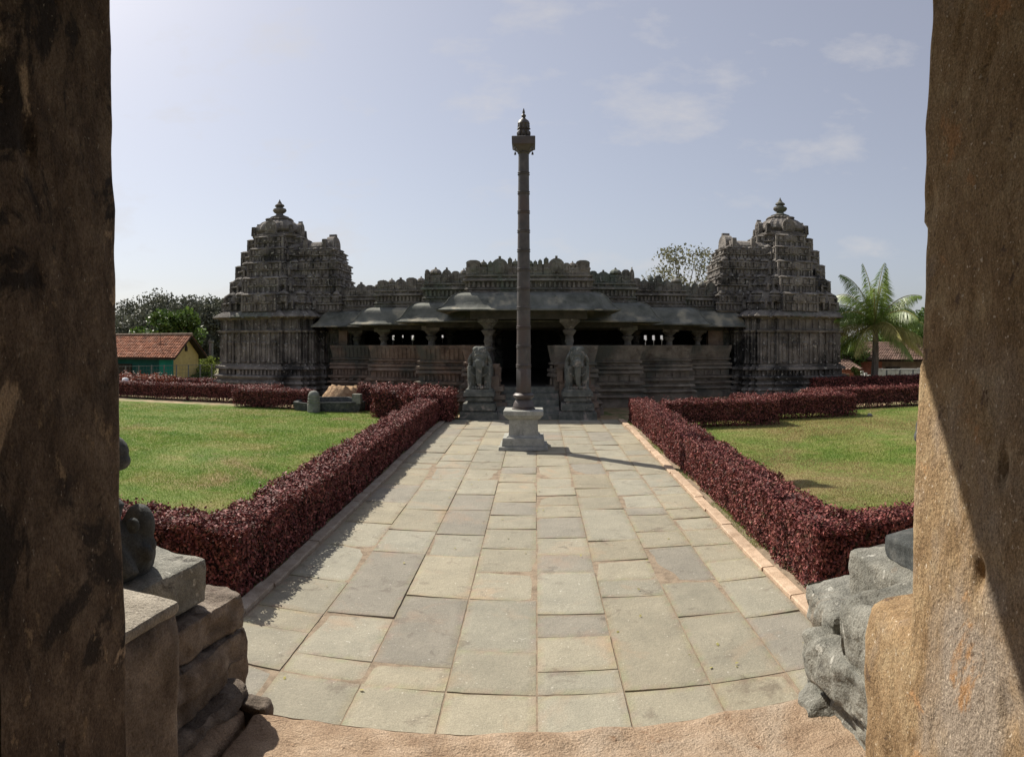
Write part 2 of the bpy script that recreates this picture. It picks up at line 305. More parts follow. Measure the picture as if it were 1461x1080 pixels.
def leaves(P, size, aspect=0.55, up=0.0, jitter=0.5, normals=None):
    """leaf shaped quads (diamonds) at points P"""
    n = len(P); d = RS.normal(size=(n, 3)); d[:, 2] += up; d /= np.linalg.norm(d, axis=1)[:, None]
    q = RS.normal(size=(n, 3))
    if normals is not None: q = q * 0.55 + normals; d = d - (d * q).sum(1)[:, None] / (q * q).sum(1)[:, None] * q; d /= np.linalg.norm(d, axis=1)[:, None] + 1e-9
    u = np.cross(d, q); u /= np.linalg.norm(u, axis=1)[:, None] + 1e-9
    s = size * (1 + jitter * (RS.rand(n) - 0.5) * 2); s = s[:, None]
    a = P; b = P + d * s * 0.45 + u * s * aspect * 0.5; c = P + d * s; e = P + d * s * 0.45 - u * s * aspect * 0.5
    return np.stack([a, b, c, e], 1).reshape(-1, 3)
def nz3(x, y, z=0.0, s=1.0): return noise.noise(Vector((x * s, y * s, z * s)))

def rock(name, quad, z0, z1, material, parent=None, sub=14, amp=0.02, rnd=0.05, seed=0, tilt=0.0, nscale=4.0, under=0.0, chips=0.0):
    """weathered block: plan quad (4 corners CCW), rounded edges, noise relief"""
    A, B, C, D = [Vector((*q, 0)) for q in quad]
    m = MB(); idx = {}; n = sub
    def pt(u, v, w):
        p = (A * (1 - u) + B * u) * (1 - v) + (D * (1 - u) + C * u) * v
        k = under * (1 - w)
        c = (A + B + C + D) / 4; p = p * (1 - k) + c * k
        p.z = z0 + (z1 - z0) * w; return p
    cen = pt(0.5, 0.5, 0.5); sx = (B - A).length; sy = (D - A).length; sz = z1 - z0
    verts = []; faces = []
    def vid(i, j, k):
        key = (i, j, k)
        if key in idx: return idx[key]
        u, v, w = i / n, j / n, k / n
        p = pt(u, v, w)
        # rounding: pull in near edges
        def e(t, L_): d = min(t, 1 - t) * L_; return max(0.0, 1 - d / rnd) if rnd > 0 else 0.0
        ex, ey, ez = e(u, sx), e(v, sy), e(w, sz)
        k2 = sorted([ex, ey, ez])[1]  # second largest: nonzero near an edge
        k3 = min(ex, ey, ez)
        pull = rnd * (0.22 * k2 * k2 + 0.18 * k3)
        dr = Vector(((u - 0.5) * (2 if abs(u - 0.5) > 0.49 else 0) , (v - 0.5) * (2 if abs(v - 0.5) > 0.49 else 0), 0))
        ax = (B - A).normalized(); ay = (D - A).normalized(); az = Vector((0, 0, 1))
        sgn = lambda t: -1 if t < 0.5 else 1
        nn = Vector((0, 0, 0))
        if ex > 0: nn += ax * sgn(u) * ex
        if ey > 0: nn += ay * sgn(v) * ey
        if ez > 0: nn += az * sgn(w) * ez
        if nn.length > 0: p = p - nn.normalized() * pull * 1.6
        face_n = Vector((0, 0, 0))
        if i in (0, n): face_n += ax * sgn(u)
        if j in (0, n): face_n += ay * sgn(v)
        if k in (0, n): face_n += az * sgn(w)
        q = (p + Vector((seed * 3.1, seed * 1.7, seed))) * nscale
        d = noise.fractal(q, 0.7, 2.2, 6) * amp + (noise.noise(q * 3.3) - abs(noise.noise(q * 1.9 + Vector((3, 1, 2))))) * amp * .5
        if chips: 
            cc = noise.noise(q * 0.8); d -= max(0, cc - 0.15) * chips
        p = p + (face_n.normalized() if face_n.length else Vector()) * d
        idx[key] = len(verts); verts.append(tuple(p)); return idx[key]
    for a in range(n):
        for b in range(n):
            faces.append((vid(a, b, 0), vid(a, b + 1, 0), vid(a + 1, b + 1, 0), vid(a + 1, b, 0)))
            faces.append((vid(a, b, n), vid(a + 1, b, n), vid(a + 1, b + 1, n), vid(a, b + 1, n)))
            faces.append((vid(a, 0, b), vid(a + 1, 0, b), vid(a + 1, 0, b + 1), vid(a, 0, b + 1)))
            faces.append((vid(a, n, b), vid(a, n, b + 1), vid(a + 1, n, b + 1), vid(a + 1, n, b)))
            faces.append((vid(0, a, b), vid(0, a, b + 1), vid(0, a + 1, b + 1), vid(0, a + 1, b)))
            faces.append((vid(n, a, b), vid(n, a + 1, b), vid(n, a + 1, b + 1), vid(n, a, b + 1)))
    l = world_loc(parent) if parent is not None else Vector((cen.x, cen.y, z0))
    verts = [(x - l[0], y - l[1], z - l[2]) for x, y, z in verts]
    return obj(name, verts, faces, material, parent, 40, None if parent is not None else l)

# ------------------------------------------------------------------ ground, path, kerbs, lawns
def sheet(name, xs, ys, zf, material):
    v = [(x, y, zf(x, y)) for y in ys for x in xs]; n = len(xs)
    f = [(j * n + i, j * n + i + 1, (j + 1) * n + i + 1, (j + 1) * n + i) for j in range(len(ys) - 1) for i in range(n - 1)]
    o = obj(name, v, f, material, None, 180); o['kind'] = 'structure'; return o
def span(a, b, st): 
    n = max(1, int(round((b - a) / st))); return [a + (b - a) * i / n for i in range(n + 1)]
gx = [-600, -300, -150, -80] + span(-55, 55, 1.0) + [80, 150, 300, 600]
gy = [-600, -200, -60, -20, -8] + span(-6, 60, 1.0) + [80, 150, 300, 600]
sheet('ground', gx, gy, lambda x, y: gz(y, x) - 0.012, M['field'])
sheet('soil_strip', [-22, -10, 0, 10, 22], span(3.6, 18, 2) + [18.0, 21, 26, 29.0], lambda x, y: gz(y) - 0.004, M['soil'])

COLX = [-2.65, -1.97, -1.31, -0.667, 0.005, 0.648, 1.307, 1.91, 2.46]
ROWS = [[5.68, 6.1, 6.96], [5.32, 6.17, 8.01, 8.91, 9.96], [5.34, 6.73, 7.96, 8.81, 10.02], [5.74, 6.66, 8.25, 8.91, 9.64, 10.98],
        [4.98, 5.64, 6.72, 7.48, 8.29, 9.1, 9.78, 10.53], [5.32, 5.91, 6.38, 7.48, 8.08, 8.72, 9.69, 10.34], [6.75, 7.22, 7.83, 8.55, 10.08, 10.83],
        [6.2, 7.06, 8.23, 8.87, 9.68, 10.1], [6.02, 6.97, 7.59, 8.18, 8.85, 9.41, 9.94, 10.84]]
ROWS = [ROWS[0], ROWS[1], ROWS[2], ROWS[4], ROWS[5], ROWS[6], ROWS[7], ROWS[8]]
# darker slabs as seen: (column, y position) -> tone
DARK = {(0, 5.9): 0.95, (1, 7.0): 0.80, (2, 6.2): 0.77, (2, 8.4): 0.93, (3, 7.9): 0.97, (3, 9.9): 0.88, (4, 6.1): 0.84, (4, 7.75): 0.86, (4, 9.2): 0.86,
        (6, 7.6): 0.82, (6, 9.9): 0.88, (2, 10.5): 0.86, (3, 8.6): 0.95, (2, 8.95): 0.80, (5, 5.9): 0.92, (1, 9.5): 0.92, (1, 5.7): 1.0}
def tone_of(c, y0, y1, r):
    for (cc, yy), t in DARK.items():
        if cc == c and y0 <= yy <= y1: return t
    return 0.88 + 0.22 * r.random()
def build_path():
    r = random.Random(11); V = []; Fc = []; T = []
    for c in range(8):
        ys = [3.3, 4.2] + ([4.98] if c not in (3,) else []) + sorted(ROWS[c])
        ys = sorted(set(ys)); 
        if c == 3: ys = [3.3, 4.2] + sorted(ROWS[3])
        clean = [ys[0]]
        for y in ys[1:]:
            if y - clean[-1] > 0.28: clean.append(y)
        ys = clean
        while ys[-1] < 20.3: ys.append(ys[-1] + r.choice([0.55, 0.7, 0.9, 1.05, 1.25]) * r.uniform(0.85, 1.15))
        ys[-1] = 20.45
        for a, b in zip(ys[:-1], ys[1:]):
            t = tone_of(c, a, b, r); warm = r.uniform(-0.03, 0.03); g = 0.007
            tint = (t * (1 + warm), t, t * (1 - warm * 1.5)) if t > 0.9 else (t, t * 1.0, t * 1.07)
            dz = r.uniform(-0.006, 0.006); tx = r.uniform(-0.006, 0.006); ty = r.uniform(-0.003, 0.003)
            x0, x1 = COLX[c] + g, COLX[c + 1] - g; nx = 9; ny = max(4, int((b - a) / 0.075))
            b0 = len(V); sk0, sk1 = r.uniform(-.012, .012), r.uniform(-.012, .012)
            ring = lambda i, j: (i in (0, nx)) or (j in (0, ny))
            for j in range(ny + 1):
                for i in range(nx + 1):
                    u = i / nx; v = j / ny
                    x = x0 + (x1 - x0) * u; y = (a + g + sk0 * (u - .5)) * (1 - v) + (b - g + sk1 * (u - .5)) * v
                    if ring(i, j): x += 0.005 * nz3(x, y, c, 9); y += 0.006 * nz3(x, y, c + 9, 9)
                    z = gz(y) + 0.022 + dz + tx * (u - .5) * 2 + ty * (v - .5) * 2 + (-0.004 if ring(i, j) else 0) + 0.0025 * nz3(x, y, 3, 2.2)
                    V.append((x, y, z)); e_ = (0.90 + .12 * r.random(), 0.86 + .12 * r.random(), 0.80 + .1 * r.random()) if ring(i, j) else (1, 1, 1); T.append(tuple(p * q for p, q in zip(tint, e_)))
            w = nx + 1
            for j in range(ny):
                for i in range(nx): Fc.append((b0 + j * w + i, b0 + j * w + i + 1, b0 + (j + 1) * w + i + 1, b0 + (j + 1) * w + i))
            edge = [b0 + i for i in range(w)] + [b0 + j * w + nx for j in range(1, ny + 1)] + [b0 + ny * w + i for i in range(nx - 1, -1, -1)] + [b0 + j * w for j in range(ny - 1, 0, -1)]
            b1 = len(V)
            for e in edge: x, y, z = V[e]; V.append((x, y, gz(y) - 0.01)); T.append(tint)
            ne = len(edge)
            for k in range(ne): Fc.append((edge[k], b1 + k, b1 + (k + 1) % ne, edge[(k + 1) % ne]))
    o = obj('path', V, Fc, M['slab_stone']); o['kind'] = 'structure'
    a = o.data.color_attributes.new('tone', 'FLOAT_COLOR', 'POINT')
    a.data.foreach_set('color', np.array([(*t, 1) for t in T], dtype=np.float32).ravel())
    sheet('path_bed', [-2.9, -1.5, 0, 1.5, 2.75], span(3.3, 18, 1) + [20.45], lambda x, y: gz(y) + 0.013, M['joint_soil'])
build_path()
def kerb(name, x0, x1, tone):
    r = random.Random(int(x0 * 10)); V = []; Fc = []; T = []; y = 3.3
    while y < 20.3:
        ln = r.uniform(0.55, 1.1); y2 = min(y + ln, 20.45); g = 0.006; t = r.uniform(0.88, 1.1); dx = r.uniform(-0.012, 0.012)
        b = len(V); h = 0.055 + r.uniform(-0.006, 0.006); nseg = 5
        for k in range(nseg + 1):
            yy = y + g + (y2 - y - 2 * g) * k / nseg; z = gz(yy); j = 0.006 * nz3(x0, yy, 1, 7)
            for (xx, zz) in ((x0 + dx, -0.02), (x0 + dx + j, h - 0.008), (x0 + dx + 0.012 + j, h), (x1 + dx - 0.012 + j, h), (x1 + dx + j, h - 0.008), (x1 + dx, -0.02)):
                V.append((xx, yy, z + zz)); T.append(tuple(q * t for q in tone))
        for k in range(nseg):
            for i in range(5): p = b + k * 6 + i; Fc.append((p, p + 6, p + 7, p + 1))
        Fc.append(tuple(b + i for i in range(6))); Fc.append(tuple(b + nseg * 6 + i for i in reversed(range(6))))
        y = y2
    o = obj(name, V, Fc, M['kerb_stone']); o['kind'] = 'structure'
    a = o.data.color_attributes.new('tone', 'FLOAT_COLOR', 'POINT')
    a.data.foreach_set('color', np.array([(*t, 1) for t in T], dtype=np.float32).ravel())
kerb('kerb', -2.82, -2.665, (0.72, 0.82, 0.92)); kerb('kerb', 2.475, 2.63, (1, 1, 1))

def lawn(name, x0, x1, y0, y1):
    xs = span(x0, x1, 0.5); ys = span(y0, y1, 0.5)
    sheet(name, xs, ys, lambda x, y: gz(y) + 0.008 + 0.012 * nz3(x, y, 0, 0.5), M['lawn_ground'])
lawn('lawn', -19.0, -3.2, 6.3, 22.9); lawn('lawn', 3.15, 15.5, 6.3, 21.6)
def grass(name, x0, x1, y0, y1, n, label, mt='grass_blade'):
    # density falls with distance from the gate
    X = RS.uniform(x0, x1, n * 3); Y = RS.uniform(y0, y1, n * 3); d = np.hypot(X, Y)
    keep = RS.rand(n * 3) < np.clip((8.5 / d) ** 1.6, 0, 1)
    X, Y, d = X[keep][:n], Y[keep][:n], d[keep][:n]; k = len(X)
    Z = SL * np.minimum(Y, Y0) + 0.004
    h = RS.uniform(0.012, 0.034, k) * np.clip(d / 10, 0.9, 1.5); w = RS.uniform(0.004, 0.008, k) * np.clip(d / 8, 0.9, 2.2)
    a = RS.uniform(0, 2 * PI, k); lean = RS.uniform(0, 0.9, k) * h; la = RS.uniform(0, 2 * PI, k)
    dx, dy = np.cos(a) * w / 2, np.sin(a) * w / 2
    V = np.stack([np.stack([X - dx, Y - dy, Z], 1), np.stack([X + dx, Y + dy, Z], 1), np.stack([X + np.cos(la) * lean, Y + np.sin(la) * lean, Z + h], 1)], 1).reshape(-1, 3)
    o = quads_obj(name, V, M[mt], None, 3); tag(o, label, 'grass', None, 'stuff')
grass('grass', -17, -3.3, 6.5, 22.5, 330000, 'short green turf on the left lawn behind the long hedge')
grass('grass', 3.2, 14.5, 6.5, 21.2, 260000, 'short green turf with brown patches on the right lawn', 'grass_blade_worn')

def weeds(x0, x1, n, label):
    X = RS.uniform(x0, x1, n); Y = RS.uniform(5.5, 19.8, n); c = np.array([noise.noise(Vector((0, q * 1.3, x0))) for q in Y]); X, Y = X[c > -.05], Y[c > -.05]; k = len(X)
    Z = SL * np.minimum(Y, Y0) - .004; h = RS.uniform(.02, .07, k); a = RS.uniform(0, 2 * PI, k); dx, dy = np.cos(a) * .004, np.sin(a) * .004
    V = np.stack([np.stack([X - dx, Y - dy, Z], 1), np.stack([X + dx, Y + dy, Z], 1), np.stack([X + RS.normal(0, .02, k), Y + RS.normal(0, .02, k), Z + h], 1)], 1).reshape(-1, 3)
    tag(quads_obj('weeds', V, M['grass_blade'], None, 3), label, 'weeds', None, 'stuff')
weeds(2.63, 2.80, 9000, 'thin green weeds in the bare strip below the right path hedge'); weeds(-2.88, -2.80, 2500, 'thin green weeds behind the left path kerb')
def litter():
    n = 420; X = np.concatenate([RS.uniform(-12, -3.5, n), RS.uniform(3.4, 11, n), RS.uniform(-2.6, 2.7, 90)]); Y = np.concatenate([RS.uniform(6.9, 18, n), RS.uniform(6.9, 17, n), RS.uniform(4.5, 18, 90)])
    P = np.stack([X, Y, SL * np.minimum(Y, Y0) + .034], 1); N = np.tile([0, 0, 2.5], (len(P), 1))
    tag(quads_obj('fallen_leaves', leaves(P, .035, .6, normals=N), M['palm_dry']), 'small dry fallen leaves scattered on the lawns and paving', 'leaf litter', None, 'stuff')
litter()

# ------------------------------------------------------------------ hedges
def hedge(label, boxes, h, size=0.045, dens=1500, low=1.0, group='clipped dark red hedges', material='hedge_leaf', rough=0.04, name='hedge'):
    """boxes: (x0,x1,y0,y1) footprints forming one hedge"""
    cx = sum(b[0] + b[1] for b in boxes) / (2 * len(boxes)); cy = sum(b[2] + b[3] for b in boxes) / (2 * len(boxes))
    root = empty(name, (cx, cy, gz(cy)), label, 'hedge', group)
    P = []; N = []
    core = MB(); st = MB()
    for bi, (x0, x1, y0, y1) in enumerate(boxes):
        lx, ly = x1 - x0, y1 - y0; faces = [('t', lx * ly), ('x0', ly * h), ('x1', ly * h), ('y0', lx * h), ('y1', lx * h)]
        for fn, area in faces:
            n = int(area * dens * (1.3 if fn == 't' else 1.0)); u = RS.rand(n); w = RS.rand(n)
            dep = RS.exponential(0.05, n)
            if fn == 't': shoot = RS.rand(n) < .10; dep[shoot] = -RS.exponential(.022, shoot.sum())
            if fn == 't': X = x0 + u * lx; Y = y0 + w * ly; Z = np.full(n, h) - dep; nn = (0, 0, 1)
            else:
                if low < 1: 
                    keep = RS.rand(n) < np.clip(low + (1 - low) * (w - 0.15) / 0.35, 0, 1); u, w, dep = u[keep], w[keep], dep[keep]; n = len(u)
                Z = w * h
                if fn == 'x0': X = x0 + dep; Y = y0 + u * ly; nn = (-1, 0, 0)
                if fn == 'x1': X = x1 - dep; Y = y0 + u * ly; nn = (1, 0, 0)
                if fn == 'y0': Y = y0 + dep; X = x0 + u * lx; nn = (0, -1, 0)
                if fn == 'y1': Y = y1 - dep; X = x0 + u * lx; nn = (0, 1, 0)
            inside = np.zeros(n, bool)
            for bj, b in enumerate(boxes):
                if bj != bi: inside |= (X > b[0] + .06) & (X < b[1] - .06) & (Y > b[2] + .06) & (Y < b[3] - .06)
            X, Y, Z = X[~inside], Y[~inside], Z[~inside]
            # clumpy outline
            cl = np.array([noise.fractal(Vector((a * 3.1, b * 3.1, c * 3.1 + cx)), 1.0, 2.0, 3) for a, b, c in zip(X, Y, Z)]) if len(X) else np.zeros(0)
            nn = np.array(nn, float)
            Pn = np.stack([X, Y, Z], 1) + nn * (cl[:, None] * rough * 1.6) + np.array([0, 0, 1]) * (cl[:, None] * rough * 0.5) * (Z[:, None] / h)
            P.append(Pn); N.append(np.repeat(nn[None], len(Pn), 0) + np.array([0, 0, 0.1]))
        i = 0.10
        zc = 0.05 if low >= .8 else h * 0.24
        ys_ = span(y0 + i, y1 - i, 1.2)
        for ya, yb in zip(ys_[:-1], ys_[1:]):
            g0 = gz(ya)
            core.box(x0 + i, x1 - i, ya, yb + .004, g0 + zc, gz(yb) + h - 0.07)
        if low < 1:
            for _ in range(int(lx * ly * 26)):
                x = random.uniform(x0 + .05, x1 - .05); y = random.uniform(y0 + .05, y1 - .05); g0 = gz(y)
                st.tube([(x, y, g0), (x + random.uniform(-.08, .08), y + random.uniform(-.08, .08), g0 + h * .6)], 0.009, 4)
    P = np.concatenate(P); N = np.concatenate(N)
    P[:, 2] += SL * np.minimum(P[:, 1], Y0)
    P[:, 2] = np.maximum(P[:, 2], SL * np.minimum(P[:, 1], Y0) + 0.01)
    V = leaves(P, size, 0.62, up=0.4, normals=N)
    quads_obj('foliage', V, M[material], root)
    core.v += st.v and [] ; 
    core.obj('branches', M['twig'], root)
    if st.v: st.obj('stem', M['twig'], root)['kind'] = 'stuff'
    return root
HG = 'clipped dark red hedges'
hedge('long dark red hedge along the left edge of the stone path', [(-3.42, -2.86, 6.1, 20.2), (-9.5, -3.36, 6.12, 6.72)], 0.68, 0.035, 5200)
hedge('long dark red hedge along the right edge of the stone path', [(2.74, 3.30, 6.25, 20.0), (3.24, 8.5, 6.25, 6.85)], 0.68, 0.035, 5200)
hedge('short red hedge block on the right lawn, nearest the long path hedge', [(3.5, 6.75, 18.05, 18.9), (6.0, 6.75, 18.9, 20.5)], 0.72, 0.045, 2600, 0.55)
hedge('second red hedge block from the path on the right lawn', [(6.95, 9.85, 19.3, 20.15), (9.1, 9.85, 20.15, 22.2)], 0.72, 0.045, 2400, 0.55)
hedge('third red hedge block on the right, running behind the stone jamb', [(9.6, 15.5, 21.6, 22.5)], 0.72, 0.05, 1800, 0.6)
hedge('farthest red hedge on the right, below the coconut palm', [(11.8, 19.5, 27.3, 28.2)], 0.8, 0.07, 900, 0.6)
hedge('low red hedge at the far left edge of the lawn', [(-18.0, -10.6, 24.2, 25.1)], 0.66, 0.05, 1800, 0.55)
hedge('red hedge block below the left temple tower', [(-10.8, -7.9, 22.5, 23.4), (-10.8, -9.9, 23.4, 25.4)], 0.66, 0.05, 1800, 0.55)
hedge('bushy red hedge corner between the sand heap and the path hedge', [(-6.1, -4.9, 22.7, 23.6), (-5.1, -3.2, 20.6, 22.9), (-3.9, -2.5, 19.7, 21.4)], 0.86, 0.055, 1500, 0.85, rough=0.10)
hedge('thin red hedge row in front of the green house', [(-19.0, -14.2, 28.6, 29.4)], 0.62, 0.07, 900, 0.7)
hedge('dry orange-brown bush heap at the far left behind the lawn hedge', [(-18.8, -15.9, 26.0, 27.2)], 0.76, 0.075, 800, 0.8, group=None, material='hedge_leaf_dry', rough=0.16, name='dry_bush')

# ------------------------------------------------------------------ ornaments shared by the temple
def edges_of(poly):
    n = len(poly)
    for i in range(n):
        a = Vector(poly[i]); b = Vector(poly[(i + 1) % n]); d = b - a; ln = d.length
        if ln < 1e-3: continue
        d /= ln; yield a, d, Vector((d.y, -d.x)), ln
def frame(a, d, nrm, t, z=0, o=0):       # local x along edge, y inward (into the wall), z up
    p = a + d * t + nrm * o
    return Matrix(((d.x, -nrm.x, 0, p.x), (d.y, -nrm.y, 0, p.y), (0, 0, 1, z), (0, 0, 0, 1)))
def pilasters(mb, poly, z0, z1, off, sp=0.42, w=0.11, dep=0.07, figures=False, faces=None, rr=random.Random(3)):
    for ei, (a, d, nrm, ln) in enumerate(edges_of(poly)):
        if faces and not faces(a, d, nrm): continue
        n = max(1, int(round(ln / sp)))
        for i in range(n + 1):
            t = min(max(ln * i / n, w * 0.5), ln - w * 0.5); m = frame(a, d, nrm, t, 0, off); h = z1 - z0
            mb.box(-w / 2, w / 2, -dep, 0.05, z0, z1, m)
            mb.box(-w * .75, w * .75, -dep * 1.35, 0.05, z1 - h * .13, z1 - h * .06, m)
            mb.box(-w * .7, w * .7, -dep * 1.3, 0.05, z0, z0 + h * .09, m)
            if h > 0.7: mb.box(-w * .65, w * .65, -dep * 1.3, 0.05, z0 + h * .62, z0 + h * .67, m)
        if figures and ln > 0.3:
            for i in range(n):
                t = ln * (i + .5) / n; m = frame(a, d, nrm, t, z0, off); h = z1 - z0; s = h * rr.uniform(0.8, 0.95); q = rr.uniform(-.02, .02)
                g = min(sp * .30, 0.16)
                mb.lathe([(g * .55, 0.03), (g * .8, s * .06), (g * .45, s * .1), (g * .5, s * .35), (g * .8, s * .5), (g * .55, s * .6), (g * .95, s * .74), (g * .35, s * .79), (g * .5, s * .86), (g * .2, s * .97)], 7, (q, -0.01, 0), m, 0.7)
                mb.box(-g * 1.25 + q, -g * .9 + q, -0.05, 0.02, s * .25, s * .72, m); mb.box(g * .9 + q, g * 1.25 + q, -0.05, 0.02, s * .3, s * .74, m)
def dentils(mb, poly, z0, z1, off, sp=0.16, w=0.09, dep=0.05, faces=None, rr=random.Random(5)):
    for a, d, nrm, ln in edges_of(poly):
        if faces and not faces(a, d, nrm): continue
        n = max(1, int(ln / sp))
        for i in range(n):
            t = ln * (i + .5) / n; ww = w * rr.uniform(.7, 1.15)
            mb.box(-ww / 2, ww / 2, -dep * rr.uniform(.7, 1.2), 0.04, z0, z1 - rr.uniform(0, .03), frame(a, d, nrm, t, 0, off), 0.008)
def kudu(mb, m, w, h, dep=0.12):           # horseshoe arch antefix
    pts = [(-w * .42, 0), (w * .42, 0), (w * .5, h * .35)]
    pts += [(w * .5 * cos(a), h * .45 + h * .45 * sin(a)) for a in [PI * k / 10 for k in range(0, 11)]] + [(-w * .5, h * .35)]
    mb.prism(pts, -dep / 2, dep / 2, m)
    mb.prism([(x * .62, h * .1 + z * .74) for x, z in pts], -dep / 2 - 0.035, -dep / 2 + 0.02, m)
    mb.lathe([(w * .10, 0.0), (w * .15, h * .25), (w * .08, h * .4), (w * .11, h * .5), (w * .03, h * .6)], 6, (0, -dep / 2 - 0.035, h * .14), m, .6)
    mb.box(-w * .07, w * .07, -dep * .5, dep * .5, h * .88, h * 1.02, m)
def kuta(mb, m, w, h, dep=None):            # little square shrine with a domed top
    d = dep or w
    mb.box(-w * .42, w * .42, -d * .42, d * .42, 0, h * .42, m)
    mb.box(-w * .5, w * .5, -d * .5, d * .5, h * .42, h * .52, m, 0.012)
    mb.box(-w * .34, w * .34, -d * .34, d * .34, h * .52, h * .62, m)
    mb.lathe([(w * .34, h * .62), (w * .52, h * .68), (w * .50, h * .78), (w * .36, h * .90), (w * .12, h * .97), (w * .10, h * 1.02), (w * .03, h * 1.1)], 8, (0, 0, 0), m, a0=PI / 8)
    mb.box(-w * .12, w * .12, -d * .5 - .02, -d * .35, h * .06, h * .36, m)
def shala(mb, m, w, h, d=0.2):
    mb.box(-w * .5, w * .5, -d * .45, d * .45, 0, h * .4, m)
    mb.box(-w * .54, w * .54, -d * .55, d * .5, h * .4, h * .5, m, .01)
    mb.box(-w * .46, w * .46, -d * .4, d * .4, h * .5, h * .74, m)
    for k in range(max(2, int(w / .12))):
        n = max(2, int(w / .12)); x = -w * .42 + w * .84 * k / (n - 1); mb.box(x - .022, x + .022, -d * .5, d * .3, h * .02, h * .72, m)
    mb.prism([(-w * .46, h * .74), (w * .46, h * .74), (w * .5, h * .80), (w * .42, h * .92), (w * .2, h * 1.0), (-w * .2, h * 1.0), (-w * .42, h * .92), (-w * .5, h * .80)], -d * .45, d * .4, m)
    mb.prism([(-w * .16, h * .3), (w * .16, h * .3), (w * .2, h * .75), (0, h * .95), (-w * .2, h * .75)], -d * .58, -d * .4, m)

TEMPLE = empty('stone_temple', (0, 26, GZ), 'dark carved stone temple with two stepped towers and a low pillared hall', 'temple')
G0 = GZ - 0.05
# ---- towers
def stepped(cx, cy, w, r=(0.40, 0.72), s=(0.26, 0.50)):
    w2, w3 = w - s[0] * w / 2.6, w - s[1] * w / 2.6; h1, h2 = r[0] * w, r[1] * w
    q = [(h1, -w), (h1, -w2), (h2, -w2), (h2, -w3), (w3, -w3), (w3, -h2), (w2, -h2), (w2, -h1), (w, -h1)]
    out = []
    for k in range(4):
        c, s_ = [(1, 0), (0, 1), (-1, 0), (0, -1)][k]
        out += [(cx + x * c - y * s_, cy + x * s_ + y * c) for x, y in q]
    return out
PLINTH = [(0.0, .34), (.17, .34), (.175, .29), (.20, .29), (.24, .35), (.31, .31), (.33, .18), (.40, .18), (.41, .30), (.47, .26), (.49, .16), (.56, .16), (.57, .27), (.62, .30), (.65, .22), (.66, .10), (.82, .10), (.84, .26), (.92, .22), (.94, .08), (1.0, .08)]
